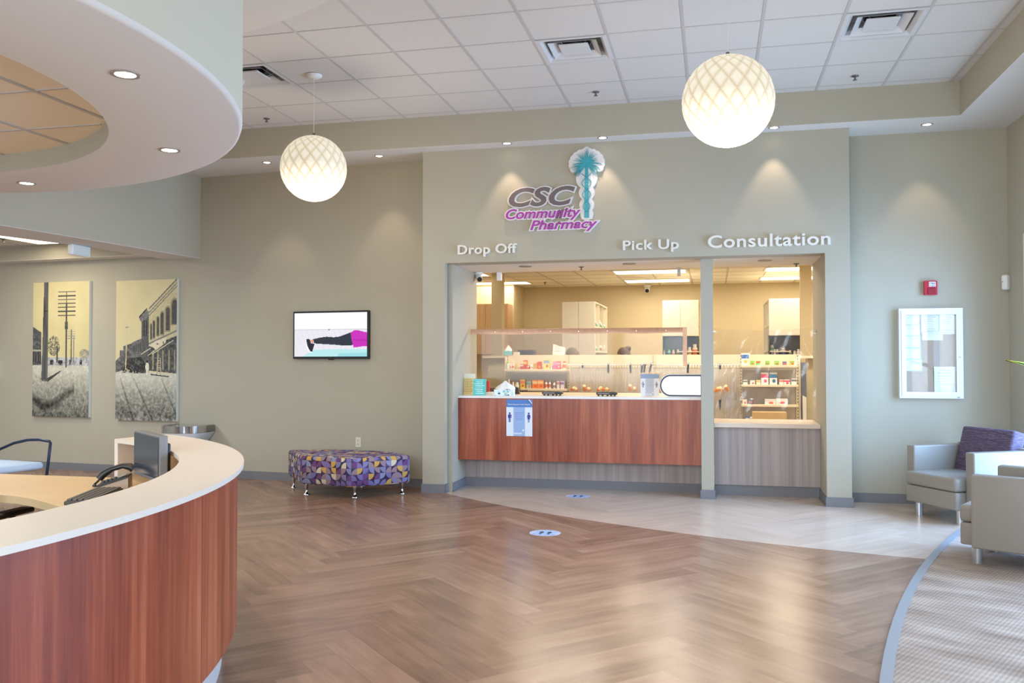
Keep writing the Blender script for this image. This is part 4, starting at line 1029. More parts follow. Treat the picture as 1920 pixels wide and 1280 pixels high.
# ================================================================== LOUNGE CHAIRS
VIN = mat('taupe_vinyl', (146, 140, 130), .38, noise=.02, nscale=30, bump=.06, bscale=700)
CUSH = bpy.data.materials.new('plum_weave'); CUSH.use_nodes = True; g = G(CUSH); b = CUSH.node_tree.nodes['Principled BSDF']
tc = g.n('ShaderNodeTexCoord').outputs['Object']; nz = g.noise(g.scale(tc, (14, 14, 190)), 1, 3); nz2 = g.noise(g.scale(tc, (60, 60, 420)), 1, 2)
g.l(g.ramp(g.math('MULTIPLY_ADD', nz, .6, g.math('MULTIPLY', nz2, .4)), [(.36, (66, 54, 76)), (.5, (92, 78, 100)), (.64, (124, 110, 132))]), b.inputs['Base Color']); b.inputs['Roughness'].default_value = .9
LEGM = mat('satin_leg', (196, 198, 200), .3, .85)
def lounge(loc, rz, label):
    t = thing('lounge_chair', label, 'armchair', loc, rz, 'vinyl lounge chairs')
    for s_ in (-1, 1):
        a_, b_ = sorted((s_*.31, s_*.41))
        mb = MB(VIN); mb.box(a_, 0, .13, b_, .68, .645, .014, 3); mb.build('arm', t, False)
    mb = MB(VIN); mb.box(-.309, -.10, .13, .309, .60, .288, .016, 3); mb.build('seat_rail', t, False)
    mb = MB(VIN); mb.box(-.308, -.105, .29, .308, .56, .415, .03, 4); mb.build('seat_cushion', t, False)
    mb = MB(VIN); mb.box(-.41, .60, .13, .41, .69, .66, .014, 3); mb.build('back_frame', t, False)
    M = Matrix.Translation((0, .445, .40)) @ Matrix.Rotation(math.radians(-15), 4, 'X')
    mb = MB(CUSH); mb.box(-.30, 0, 0, .30, .15, .44, .025, 4, M); mb.build('back_cushion', t, False)
    for x in (-.25, .25):
        for y in (.0, .58):
            mb = MB(LEGM); mb.cyl((x, y, 0), (x, y, .135), .035, seg=24); mb.build('leg', t, False)
    return t
lounge((2.004, 8.659, 0), math.atan2(-.87, .49), 'taupe vinyl lounge chair with plum back cushion, standing by the notice case wall')
lounge((1.955, 7.055, .008), math.atan2(-.87, -.49), 'taupe vinyl lounge chair on the carpet at the right edge, seen from its side')

# potted snake plant, of which one leaf reaches into the picture
t = thing('snake_plant', 'snake plant leaf with yellow edges reaching in from the right edge', 'plant', (2.66, 7.9, .008))
PG = mat('leaf_green', (40, 66, 32), .8, spec=.1, noise=.25, nscale=30); PY_ = mat('leaf_yellow', (172, 170, 62), .8, spec=.1)
mb = MB(mat('planter_grey', (120, 120, 120), .6)); mb.lathe([(0, .0), (.13, 0), (.16, .38), (.145, .38), (.13, .33), (0, .33)], (2.66, 7.9, .008), 28); mb.build('planter', t)
def leaf(pts, w, name='leaf'):
    pts = [Vector(q) for q in pts]; n = len(pts); mb = MB(PG); rows = []
    for i, p in enumerate(pts):
        d = (pts[min(i+1, n-1)]-pts[max(i-1, 0)]).normalized(); s_ = d.cross(Vector((-.35, -.75, .55))).normalized(); up = s_.cross(d).normalized()
        ww = w*min(1, (1-i/(n-1))*2.6+.02)
        rows.append([p+s_*ww*k+up*.012*abs(k) for k in (-1, -.66, -.3, 0, .3, .66, 1)])
    for c in range(6):
        mb.use(PY_ if c in (0, 5) else PG); mb.grid([[r_[c], r_[c+1]] for r_ in rows])
    o = mb.build(name, t, weld=True); md = o.modifiers.new('thickness', 'SOLIDIFY'); md.thickness = .003
tipp = at_y(1885, 676, 7.55); 
leaf([(2.62, 7.88, .33), (2.62, 7.84, .8), (2.60, 7.78, 1.15), (2.56, 7.72, 1.33), tuple(at_y(1945, 692, 7.66)), tuple(at_y(1915, 683, 7.6)), tuple(tipp)], .035)
for dx, dy, hh in ((.05, .05, .75), (-.05, .06, .6), (.06, -.04, .85)):
    leaf([(2.66+dx*.5, 7.9+dy*.5, .33), (2.66+dx, 7.9+dy, .33+hh*.5), (2.66+dx*1.4, 7.9+dy*1.4, .33+hh)], .035)

# ================================================================== FLOOR DECALS
def foot_img(U, V):
    x, y = U*2-1, 1-V*2; r = np.hypot(x, y); img = np.empty(U.shape+(3,)); img[:] = (196, 206, 232)
    img[r < .68] = (168, 196, 238)
    th = np.degrees(np.arctan2(y, x)); img[(r > .76) & (r < .90) & ((th % 12) < 7) & (np.abs(np.abs(th)-0) > 25) & (np.abs(th) < 155)] = (128, 134, 190)
    for s_ in (-1, 1):
        fx, fy = (x-s_*.26), y
        img[((fx/.15)**2+((fy-.16)/.27)**2 < 1) & (r < .68)] = (44, 48, 76); img[((fx/.11)**2+((fy+.32)/.15)**2 < 1)] = (44, 48, 76)
    return img
def decal(c, r, rz, label):
    t = thing('floor_decal', label, 'floor sticker', (c[0], c[1], .0005), rz, 'footprint floor stickers')
    n = 72; V, F = [], []; rr = np.linspace(0, r, 29)
    for q in rr:
        for k in range(n): V.append((max(q, 1e-4)*math.cos(2*math.pi*k/n), max(q, 1e-4)*math.sin(2*math.pi*k/n), .0012))
    for i in range(len(rr)-1):
        for k in range(n): F.append((i*n+k, (i+1)*n+k, (i+1)*n+(k+1) % n, i*n+(k+1) % n))
    me = bpy.data.meshes.new('decal_print'); me.from_pydata(V, [], F)
    cen = np.array([[sum(V[i][0] for i in f)/4, sum(V[i][1] for i in f)/4] for f in F])/r
    C = foot_img((cen[:, 0]+1)/2, (1-cen[:, 1])/2)/255; C = np.where(C <= .04045, C/12.92, ((C+.055)/1.055)**2.4)
    A = me.attributes.new('print', 'FLOAT_COLOR', 'FACE'); A.data.foreach_set('color', np.c_[C, np.ones(len(C))].astype(np.float32).ravel())
    me.materials.append(PRINT); o = bpy.data.objects.new('decal_print', me); COL.objects.link(o); o.parent = t; XF[o] = XF[t]
    mb = MB(mat('decal_rim', (180, 184, 214), .4)); mb.prism(arc((0, 0), r+.004, 0, 355, 71), 0, .0009); mb.build('decal_backing', t, False)
decal((-1.395, 7.245), .13, 0, 'round blue footprint sticker on the brown floor, nearer the camera')
decal((-1.425, 9.265), .128, 0, 'round blue footprint sticker on the pale floor by the counter')

# ================================================================== DISPENSARY COUNTERS
def pen(t, m_, name, boxes, bevel=0, label=None):
    f = MB(m_)
    for b_ in boxes: f.box(*b_, bevel)
    return f.build(name, t, label=label)
t = thing('pharmacy_counter', 'long red-brown wood pharmacy counter with white top under Drop Off and Pick Up', 'counter', (-1.48, 9.6, 0))
CX0, CX1 = -2.834, -.131
pen(t, WOOD, 'front_panel', [(CX0+.001, 9.50, .335, CX1, 9.525, 1.031)])
pen(t, mat('counter_top_white', (236, 232, 228), .3), 'countertop', [(CX0, 9.488, 1.031, CX1, 10.0, 1.057)], .003)
pen(t, mat('counter_work_peach', (232, 200, 166), .4), 'worktop', [(CX0, 10.001, 1.03, CX1, 10.75, 1.054)])
pen(t, GREYLAM, 'base_panel', [(CX0, 9.78, .10, CX1, 9.82, .5)])
pen(t, BASE, 'toe_strip', [(CX0, 9.772, 0, CX1, 9.83, .10)])
pen(t, mat('counter_core', (90, 70, 58), .6), 'carcass', [(CX0, 9.526, .34, CX1, 9.78, 1.03)])
t = thing('consultation_counter', 'lower pale counter with grey wood-grain front under Consultation', 'counter', (.54, 9.8, 0))
pen(t, mat('counter_beige', (226, 208, 188), .4), 'countertop', [(.0, 9.62, .735, 1.09, 10.35, .782)], .004)
pen(t, GREYLAM, 'front_panel', [(.0, 9.68, .115, 1.09, 9.71, .735)])
pen(t, BASE, 'toe_strip', [(.0, 9.70, 0, 1.09, 9.74, .118)])

# things on the counter
def flat(name, label, cat, px, Y, fn, lean, group=None, nx=40, ny=50, back=PAPER, thick=.003):
    a_, b_ = at_y(px[0], px[3], Y), at_y(px[2], px[3], Y); h = at_y(px[0], px[1], Y).z-a_.z
    q = thing(name, label, cat, ((a_.x+b_.x)/2, Y, a_.z), 0, group); w = b_.x-a_.x
    o = raster('printed_face', w, h, nx, ny, fn, PRINT, q, 0)
    o.rotation_euler = (-lean, 0, 0)
    mb = MB(back); mb.box(-w/2, .0005, 0, w/2, thick, h); k = mb.build('backing', q, False); k.rotation_euler = (-lean, 0, 0)
    if lean:
        mb = MB(glassy('stand_clear', .06)); mb.prism([(.004, 0), (h*.42, 0), (h*.42, .003), (.004, .003)], -w*.45, w*.45, 'yz'); mb.build('stand_foot', q, False)
    return q, w, h
def lines_img(bg_, ink, rows, top=.1, hd=None):
    def fn(U, V):
        img = np.empty(U.shape+(3,)); img[:] = bg_; rs = np.random.RandomState(int(sum(bg_)))
        for k in range(rows):
            v = top+(.96-top)*k/rows+.03; a, b_ = .08+.12*rs.rand(), .72+.2*rs.rand()
            img[(np.abs(V-v) < .018) & (U > a) & (U < b_) & (((U*29+k*3) % 1) > .18)] = ink
        if hd is not None: img[V < .2] = np.where((V < .2)[..., None], hd, img)[V < .2]
        return img
    return fn
flat('flyer_stand', 'cream printed flyer standing at the left end of the pharmacy counter', 'flyer', (866, 700, 890, 740), 9.72, lines_img((238, 220, 160), (196, 168, 104), 9, .25, np.array([240, 236, 214])), .12)
flat('flyer_stand', 'teal notice with white text standing on the counter in front of the cream flyer', 'flyer', (887, 710, 911, 740.5), 9.64, lines_img((98, 204, 200), (244, 252, 252), 8, .04), .1)
p = at_y(913, 740, 10.1); t = thing('red_binder', 'small red binder standing behind the teal notice', 'binder', (p.x, 10.1, 1.0545))
pen(t, mat('binder_red', (196, 62, 66), .5), 'cover', [(p.x-.04, 10.08, 1.0545, p.x+.03, 10.14, 1.21)], .004)
def man(P, x, y, s, skirt):
    """icon outline polygons in local xz"""
    C = [(x+.17*s*math.cos(a), y+.80*s+.17*s*math.sin(a)*1.0) for a in np.linspace(0, 2*math.pi, 17)[:-1]]
    if skirt: B = [(-.20, .58), (.20, .58), (.36, .05), (.25, .02), (.14, .36), (.25, -.22), (.13, -.22), (.12, -.75), (.02, -.75), (.02, -.22), (-.02, -.22), (-.02, -.75), (-.12, -.75), (-.13, -.22), (-.25, -.22), (-.14, .36), (-.25, .02), (-.36, .05)]
    else: B = [(-.27, .58), (.27, .58), (.30, .5), (.30, -.05), (.2, -.05), (.19, .38), (.17, .38), (.17, -.75), (.02, -.75), (.02, -.05), (-.02, -.05), (-.02, -.75), (-.17, -.75), (-.17, .38), (-.19, .38), (-.2, -.05), (-.3, -.05), (-.3, .5)]
    return [C, [(x+a*s, y+b_*s) for a, b_ in B]]
def dist_poster(bg1, band, mid, ink):
    def fn(U, V):
        img = np.empty(U.shape+(3,)); img[:] = bg1
        img[(U > .27) & (U < .72) & (V > .2)] = mid; img[V < .205] = band
        H = 1-V; A_ = 1.4                                    # sheet is taller than wide
        for x, sk in ((.13, False), (.865, True)):
            for P in man(None, x, .5*A_, .28*.78, sk): img[inpoly(U, H*A_, P)] = ink
        for k, v in enumerate((.36, .405, .455, .51, .55)):
            a = .33+.03*(k > 2); img[(np.abs(V-v) < .011) & (U > a) & (U < 1-a+.0) & (((U*31+k*5) % 1) > .25)] = tuple(np.array(mid)*.72+np.array(ink)*.28)
        img[((U-.655)/.04)**2+((V-.84)/.028)**2 < 1] = bg1; img[(V > .90) & (U > .28) & (U < .6) & (((U*33) % 1) > .3) & (np.abs(V-.925) < .02)] = bg1
        return img
    return fn
q, w, h = flat('distance_poster', 'blue and white social distance poster taped to the front of the pharmacy counter', 'poster', (949.5, 748.8, 998, 817), 9.496, dist_poster((226, 236, 246), (92, 136, 200), (158, 184, 226), (64, 62, 150)), 0, None, 110, 150)
mb = MB(PAPER); text(mb, 'Please keep your social distance', -w*.44, h*.855, w*.86, .017, -.0016, -.0004); mb.build('heading', q, False)
mb = MB(PAPER); mb.prism([(w*.36, h), (w*.5, h*.885), (w*.5, h*.9), (w*.40, h+.004)], -.012, -.002, 'xz'); mb.build('curled_corner', q, False)
q, w, h = flat('distance_sign', 'small white people-distance sign standing on the counter beside the lit round-ended sign', 'sign', (1201, 701, 1236, 742), 9.66, dist_poster((240, 240, 240), (160, 176, 200), (204, 206, 216), (150, 150, 168)), .06, None, 60, 80)
# lit sign with one round end
a_, b_ = at_y(1236, 743.5, 9.56), at_y(1318, 701, 9.56)
t = thing('round_ended_sign', 'bright white counter sign with dark border and rounded left end', 'display', ((a_.x+b_.x)/2, 9.58, a_.z))
x0, z0, x1, z1 = a_.x, 1.0575, b_.x, b_.z
def pill(i): r = (z1-z0)/2-i; c = (x0+(z1-z0)/2, (z0+z1)/2); return [(x1-i, z1-i)]+[(c[0]+r*math.cos(a), c[1]+r*math.sin(a)) for a in np.linspace(math.pi/2, 1.5*math.pi, 24)]+[(x1-i, z0+i)]
mb = MB(WHITEP); mb.prism(pill(0), 9.57, 9.62, 'xz'); mb.build('housing', t)
mb = MB(mat('sign_border', (48, 52, 78), .4)); mb.prism(pill(.009), 9.567, 9.571, 'xz'); mb.build('border', t)
mb = MB(mat('sign_lit', (250, 250, 252), .3, emit=(250, 251, 255), es=.95)); mb.prism(pill(.026), 9.564, 9.5675, 'xz'); mb.build('lit_face', t)
c = (x0+.10, (z0+z1)/2); mb = MB(mat('sign_mint', (204, 240, 226), .4, emit=(196, 238, 222), es=.8))
mb.band([], [], 0, 0) if False else None
for k in range(11):
    a0, a1 = math.radians(20+k*29), math.radians(20+k*29+25)
    mb.prism([(c[0]+r*math.cos(a), c[1]+r*math.sin(a)) for r, aa in ((.052, (a0, a1)), (.034, (a1, a0))) for a in aa], 9.5628, 9.5642, 'xz')
mb.build('ring_emblem', t)
# card terminals
for i, (x, l) in enumerate(((1036.5, 'black card terminal on the counter, right of the blue poster'), (1138, 'black card terminal in the middle of the counter'))):
    p = at_y(x, 741, 9.72); t = thing('card_terminal', l, 'card terminal', (p.x, 9.72, 1.057), math.radians(3), 'card terminals')
    mb = MB(mat('terminal_body', (34, 34, 36), .4)); mb.box(-.115, -.07, .016, .115, .07, .045, .008, 3); mb.build('housing', t, False)
    mb = MB(mat('terminal_edge', (150, 146, 144), .4)); mb.box(-.10, -.074, .026, .03, -.069, .036, .001); mb.build('label_strip', t, False)
    mb = MB(BLACK); mb.box(-.06, -.05, .044, .09, .05, .047); mb.build('display', t, False)
    for fx in (-.09, -.045, .01, .05, .09):
        mb = MB(mat('terminal_foot', (70, 60, 56), .5)); mb.cyl((fx, -.05, 0), (fx, -.05, .018), .011, seg=12); mb.build('foot', t, False)
# tissue boxes
def flower_img(seed):
    def fn(U, V):
        img = np.empty(U.shape+(3,)); img[:] = (232, 240, 242); rs = np.random.RandomState(seed)
        for k in range(26):
            x, y, r = rs.rand(), rs.rand(), .02+.05*rs.rand(); img[((U-x)/r)**2+((V-y)/(r*3))**2 < 1] = [(120, 196, 204), (74, 90, 110), (180, 220, 224), (214, 228, 214)][rs.randint(4)]
        return img
    return fn
def tissue(loc, w, d_, h, label, fn, side, th):
    t = thing('tissue_box', label, 'tissue box', loc, math.radians(4))
    mb = MB(side); mb.box(-w/2, -d_/2+.0008, 0, w/2, d_/2, h); mb.build('carton', t, False)
    if fn: raster('carton_print', w, h, 60, 20, fn, PRINT, t, -d_/2)
    mb = MB(PAPER); rows = []; rs = random.Random(3)
    for i in range(7):
        z = h+th*i/6; r = (.075, .07, .058, .043, .028, .014, .003)[i]*w/.23*1.2
        rows.append([(r*1.35*math.cos(a)*(1+.12*math.sin(3*a+i))+(.012*i/6), r*.75*math.sin(a)*(1+.2*math.sin(5*a)), z+.008*math.sin(4*a+i)*(i < 6)) for a in np.linspace(0, 2*math.pi, 21)[:-1]])
    mb.grid(rows, True); mb.build('tissue', t, False)
p = at_y(946, 741, 9.66); tissue((p.x, 9.66, 1.057), .225, .12, .068, 'flat floral tissue box with white tissue on the counter above the poster', flower_img(4), mat('carton_pale', (232, 238, 238), .6), .10)
p = at_y(920, 735, 10.2); t = thing('desk_tray', 'dark low tray behind the floral tissue box', 'tray', (p.x+.12, 10.3, 1.0545))
pen(t, mat('tray_brown', (88, 70, 60), .5), 'tray', [(p.x-.05, 10.2, 1.0545, p.x+.3, 10.42, 1.125)], .006)
p = at_y(972, 735, 10.2); t = thing('tape_dispenser', 'black tape dispenser on the counter behind the floral tissue box', 'tape dispenser', (p.x-.03, 10.15, 1.0545))
mb = MB(BLACK); mb.prism([(p.x-.10, 1.0545), (p.x+.03, 1.0545), (p.x+.01, 1.13), (p.x-.06, 1.15), (p.x-.1, 1.12)], 10.12, 10.18, 'xz'); mb.build('body', t)
p = at_y(920, 738, 9.98); t = thing('paper_stack', 'low stack of white paper left of the floral tissue box', 'paper', (p.x, 9.9, 1.057))
pen(t, PAPER, 'sheets', [(p.x-.02, 9.83, 1.057, p.x+.16, 9.98, 1.085)])

# acrylic screen edged with copper tape, and the film over the consultation window
a_, b_ = at_y(905, 620, 9.9), at_y(1288, 614, 9.9)
t = thing('acrylic_shield', 'clear acrylic counter shield edged with copper coloured tape', 'shield', ((a_.x+b_.x)/2, 9.9, 1.057))
zt = b_.z; zb = at_y(1285, 686, 9.9).z
pen(t, ACRYL, 'acrylic_sheet', [(-2.80, 9.903, 1.0575, b_.x, 9.907, zt)])
COP = mat('copper_tape', (218, 172, 140), .42, .15, noise=.12, nscale=18)
mb = MB(COP); N_ = 24; za = zt-.058
P0 = [(-2.80+(b_.x+2.80)*k/N_, 9.8985+.002*math.sin(k*1.9)) for k in range(N_+1)]
mb.grid([[(x, y, za+.004*math.sin(i*.9)) for i, (x, y) in enumerate(P0)], [(x, y, zt+.004*math.sin(i*.7)) for i, (x, y) in enumerate(P0)], [(x, 9.911, zt+.004) for x, y in P0]], uvs=None); mb.build('tape_strip', t)
pen(t, COP, 'tape_strip', [(b_.x-.045, 9.898, zb, b_.x, 9.9105, zt)])
mb = MB(mat('tape_rivet', (236, 214, 196), .3, .4))
t2 = t
for k in range(8):
    x = -2.5+k*.33; mb = MB(MATS['tape_rivet']); mb.cyl((x, 9.893, zt-.03), (x, 9.899, zt-.03), .006, seg=10); mb.build('rivet', t2)
a_, b_ = at_y(1340, 615, 9.95), at_y(1526, 615, 9.95); zf = 0.785
t = thing('plastic_curtain', 'rumpled clear plastic sheet hung across the consultation window', 'plastic sheet', ((a_.x+b_.x)/2, 9.95, zf))
mb = MB(FILM); rows = []; xs = np.linspace(.0, 1.085, 56); zs_ = np.linspace(zf, a_.z, 44)
for z in zs_:
    q = (z-zf)/(a_.z-zf); rows.append([(x, 9.95+.022*math.sin(8*x+5*z)+.016*math.sin(17*x-9*z)+.03*math.exp(-((x-.25-.6*(z-1.5))/.09)**2)*(q > .4)+.035*math.exp(-((x-1.0+.5*(z-1.6))/.05)**2)*(q > .3), z-.03*math.sin(math.pi*x/1.085)*q) for x in xs])
mb.grid(rows); mb.build('sheet', t)
for x in (.012, 1.075):
    mb = MB(STEEL); mb.box(x-.02, 9.925, a_.z-.05, x+.015, 9.97, a_.z-.03, .004); mb.build('clip', t)

# cameras and a bracket
def camera_dome(p, label, k=1.0):
    t = thing('security_camera', label, 'security camera', p, 0, 'security cameras')
    mb = MB(WHITEP); mb.lathe([(.055*k, 0), (.055*k, -.02*k), (.045*k, -.03*k), (0, -.031*k)], (0, 0, 0), 20); mb.build('mount', t, False)
    mb = MB(WHITEP); mb.cyl((0, .02*k, -.05*k), (.0, -.07*k, -.09*k), .042*k, .036*k); mb.build('body', t, False)
    mb = MB(BLACK); mb.cyl((0, -.068*k, -.089*k), (0, -.078*k, -.094*k), .030*k); mb.build('lens', t, False)
    return t
p = at_y(899, 512, 10.22); t = camera_dome((-2.79, 10.22, 2.53), 'white security camera at the top left inside the main window', 1.0)
t.rotation_euler = (0, 0, math.radians(25))
p = at_y(1213, 536, 16.6); camera_dome((p.x, 16.72, 2.885), 'white security camera on the back wall near the ceiling', 1.25)
p = at_y(936, 511, 10.25); t = thing('header_bracket', 'white box bracket hanging under the header, beside the left post', 'bracket', (p.x, 10.25, 2.531))
pen(t, WHITEP, 'bracket', [(p.x-.028, 10.22, 2.425, p.x+.03, 10.28, 2.531)], .008)
p = at_y(1273, 502, 10.25); t = thing('header_bracket', 'grey box bracket hanging under the header before the rear light panel', 'bracket', (p.x, 10.25, 2.531))
pen(t, mat('bracket_grey', (190, 186, 182), .5), 'bracket', [(p.x-.02, 10.23, 2.43, p.x+.02, 10.27, 2.531)], .005)

# ================================================================== GONDOLA SHELVING
GYB = 12.5; GT = 1.533
GON = mat('gondola_cream', (226, 212, 184), .5); GONB = mat('gondola_back', (190, 182, 172), .6); SLOT = mat('slot_black', (30, 28, 26), .7)
def gondola(x0, x1, shelves, label, left_end=False, right_end=False, rail=None):
    t = thing('shelving_unit', label, 'shelving unit', ((x0+x1)/2, GYB, 0), 0, 'dispensary gondola bays')
    pen(t, GONB, 'back_panel', [(x0+.001, GYB, .1, x1-.001, GYB+.03, 1.35)])
    pen(t, GON, 'top_panel', [(x0+.001, GYB-.006, 1.35, x1-.001, GYB+.031, GT)])
    for x, on in ((x0, True), (x1, right_end)):
        if on:
            u = pen(t, GON, 'upright', [(x-.018, GYB-.03, 0, x+.018, GYB-.0075, GT-.002)])
            mb = MB(SLOT)
            z = .2
            while z < GT-.02: mb.box(x-.005, GYB-.0315, z, x+.005, GYB-.0295, z+.02); z += .042
            mb.build('slots', u)
    for (z, xa, xb, dd) in shelves: pen(t, GON, 'shelf', [(xa, GYB-dd, z-.03, xb, GYB-.033, z)], .004)
    if shelves: pen(t, GON, 'base_shelf', [(x0+.02, GYB-.30, .02, x1-.02, GYB-.031, .16)])
    if left_end: pen(t, GON, 'end_panel', [(x0-.03, GYB-.1, 0, x0-.018, GYB+.04, GT-.03)])
    if right_end: pen(t, GON, 'end_panel', [(x1+.02, GYB-.05, 0, x1+.035, GYB+.04, GT)])
    if rail:
        mb = MB(CHROME); mb.cyl((x0+.002, GYB-.16, rail), (x1-.002, GYB-.16, rail), .005, seg=8); mb.build('hang_rail', t)
    return t
SHD = .30; SY = GYB-SHD
zl1, zl2 = at_y(1000, 692, SY).z, at_y(1000, 728.5, SY).z
zr = [at_y(1440, y, SY).z for y in (684.5, 721, 758.5)]
xl0 = at_y(945, 692, SY).x; xl1 = at_y(1061.5, 692, SY).x; xr0, xr1 = at_y(1390, 700, SY).x, at_y(1497, 700, SY).x
U = [at_y(x, 700, GYB).x for x in (953, 1067, 1225, 1389, 1495)]
gondola(U[0], U[1], [(zl1, xl0, xl1, SHD), (zl2, at_y(975, 729, SY).x, xl1, SHD)], 'cream shelving bay of medicines at the left, behind the blue poster', True)
ZR = at_y(1200, 684, GYB-.16).z
gondola(U[1], U[2], [], 'cream hanging bay of clear bags left of the middle, behind the card terminals', rail=ZR)
gondola(U[2], U[3], [], 'cream hanging bay of clear bags behind the lit sign and post', rail=ZR)
gondola(U[3], U[4], [(z, xr0, xr1, SHD) for z in zr], 'cream shelving bay of boxes seen through the consultation window', right_end=True)
# low partitions at both ends of the shelving
t = thing('half_wall', 'low cream half wall with pale cap at the left end of the shelving', 'partition', (-3.2, 12.9, 0))
pen(t, mat('half_wall_paint', (196, 184, 150), .8), 'panel', [(-3.36, 12.85, 0, -2.98, 12.95, 1.49)])
pen(t, GON, 'cap', [(-3.42, 12.75, 1.49, -2.98, 13.0, 1.525)])
t = thing('half_wall', 'low half wall with pale cap right of the consultation shelving', 'partition', (1.3, 12.9, 0))
pen(t, MATS['half_wall_paint'], 'panel', [(1.27, 12.86, 0, 1.75, 12.93, 1.48)])
pen(t, GON, 'cap', [(1.17, 12.72, 1.48, 1.75, 13.0, 1.515)])
pen(t, BLACK, 'handle', [(1.40, 12.80, 1.05, 1.47, 12.86, 1.075)], .003)
t = thing('grey_panel', 'dark blue-grey panel standing beside the consultation shelving', 'panel', (1.235, 12.8, 0))
pen(t, mat('bluegrey_panel', (104, 112, 134), .5), 'panel', [(1.175, 12.70, 0, 1.255, 12.74, 1.42)])
t = thing('white_board', 'white board edge standing low beside the dark blue-grey panel', 'board', (1.27, 12.65, 0))
mb = MB(WHITEP); p = at_y(1505, 741, 12.6); p2 = at_y(1512, 745, 12.6); mb.prism([(p.x, 0), (p2.x, 0), (p2.x, p2.z), (p.x, p.z)], 12.6, 12.63, 'xz'); mb.build('panel', t)

# ---- the stock on the shelves
def darken(c, f): return tuple(max(0, min(255, v*f)) for v in c)
def cmat(c, rough=.55): return mat('pack_%d_%d_%d' % tuple(int(v) for v in c), c, rough)
def carton(x0, x1, yt, yb, Y, base, cols, label, group, d_=.06, cap=None):
    a_, b_ = at_y(x0, yb, Y), at_y(x1, yt, Y)
    return carton_w(a_.x, b_.x, base, base+(b_.z-a_.z), Y, cols, label, group, d_)
def carton_w(xa, xb, za, zb, Y, cols, label, group, d_=.06, cat='medicine box'):
    t = thing('medicine_box', label, cat, ((xa+xb)/2, Y, za+.0012), 0, group)
    w, h = (xb-xa)/2, zb-za
    mb = MB(cmat(cols[0])); mb.box(-w, 0, 0, w, d_, h); mb.build('carton', t, False)
    if len(cols) > 1:
        mb = MB(cmat(cols[1])); mb.box(-w, -.0012, h*.55, w, 0, h*.86); mb.build('colour_band', t, False)
    if len(cols) > 2:
        mb = MB(cmat(cols[2])); mb.prism([(w*.15+w*.45*math.cos(a), h*.3+min(h*.2, w*.5)*math.sin(a)) for a in np.linspace(0, 2*math.pi, 17)[:-1]], -.0014, 0, 'xz'); mb.build('emblem', t, False)
    return t
def bottle(x, z, Y, r, h, body, cap, lab, label, group, name='pill_bottle', pump=False):
    t = thing(name, label, 'bottle', (x, Y, z+.0012), 0, group)
    mb = MB(cmat(body, .35)); mb.lathe([(0, .0), (r*.96, 0), (r, .004), (r, h*.66), (r*.9, h*.74), (r*.55, h*.79), (r*.55, h*.82)], (0, 0, 0), 20); mb.build('body', t, False)
    mb = MB(cmat(cap, .4)); q = .28 if pump else .72
    mb.lathe([(r*q, h*.81), (r*q, h*.985), (r*q*.9, h), (0, h)], (0, 0, 0), 16); mb.build('cap', t, False)
    if lab:
        mb = MB(cmat(lab, .6)); mb.lathe([(r*1.01, h*.16), (r*1.012, h*.17), (r*1.012, h*.58), (r*1.01, h*.59)], (0, 0, 0), 20); mb.build('label_band', t, False)
    return t
def pbottle(x0, x1, yt, yb, Y, base, body, cap, lab, label, group, **k):
    a_, b_ = at_y(x0, yb, Y), at_y(x1, yt, Y); return bottle((a_.x+b_.x)/2, base, Y+(b_.x-a_.x)/2, (b_.x-a_.x)/2, b_.z-a_.z, body, cap, lab, label, group, **k)
YS = SY+.05
g1 = 'medicines on the upper left shelf'
def K(x): return 880+x*.125
def KY(y): return 620+y*.125
top_items = [
 ('b', 540, 604, 452, 562, (214, 220, 214), (150, 200, 70), None, 'white bottle with lime green cap, leftmost on the upper left shelf'),
 ('b', 606, 634, 478, 560, (236, 226, 214), (230, 224, 214), (214, 150, 120), 'slim white bottle beside the lime-capped bottle'),
 ('b', 640, 668, 470, 558, (240, 234, 222), (236, 230, 222), (196, 120, 70), 'slim white bottle left of the amber bottle on the upper shelf'),
 ('b', 690, 722, 466, 558, (222, 160, 60), (236, 200, 110), None, 'amber yellow bottle on the upper left shelf'),
 ('c', 764, 808, 482, 560, [(196, 62, 44), (232, 210, 180)], None, None, 'red box left of the tall orange-red box'),
 ('c', 812, 866, 424, 558, [(206, 74, 40), (236, 190, 90), (140, 40, 36)], None, None, 'tall orange-red box on the upper left shelf'),
 ('c', 868, 900, 500, 556, [(204, 60, 60), (240, 210, 200)], None, None, 'small red box right of the tall orange-red box'),
 ('c', 916, 958, 478, 556, [(236, 222, 208), (242, 236, 226), (208, 90, 80)], None, None, 'small white box with pink emblem on the upper left shelf'),
 ('c', 972, 1014, 466, 558, [(224, 184, 66), (210, 160, 50), (90, 110, 60)], None, None, 'yellow box left of the red and orange box'),
 ('c', 1018, 1078, 446, 558, [(210, 86, 44), (206, 56, 40), (236, 190, 100)], None, None, 'red and orange striped box on the upper left shelf'),
 ('c', 1116, 1204, 406, 560, [(232, 220, 130), (150, 172, 198), (206, 120, 90)], None, None, 'tallest box, pale yellow with blue top, on the upper left shelf'),
 ('c', 1218, 1244, 506, 560, [(222, 222, 216), (180, 190, 200)], None, None, 'tiny pale box between the tallest box and the pink box'),
 ('c', 1254, 1306, 448, 558, [(230, 120, 170), (240, 160, 196)], None, None, 'pink box on the upper left shelf'),
 ('c', 1308, 1364, 438, 558, [(222, 90, 120), (236, 170, 190), (250, 220, 226)], None, None, 'deep pink box next to the pink box'),
 ('b', 1394, 1448, 440, 558, (240, 214, 196), (226, 90, 76), (232, 130, 110), 'pale bottle with red cap, rightmost on the upper left shelf')]
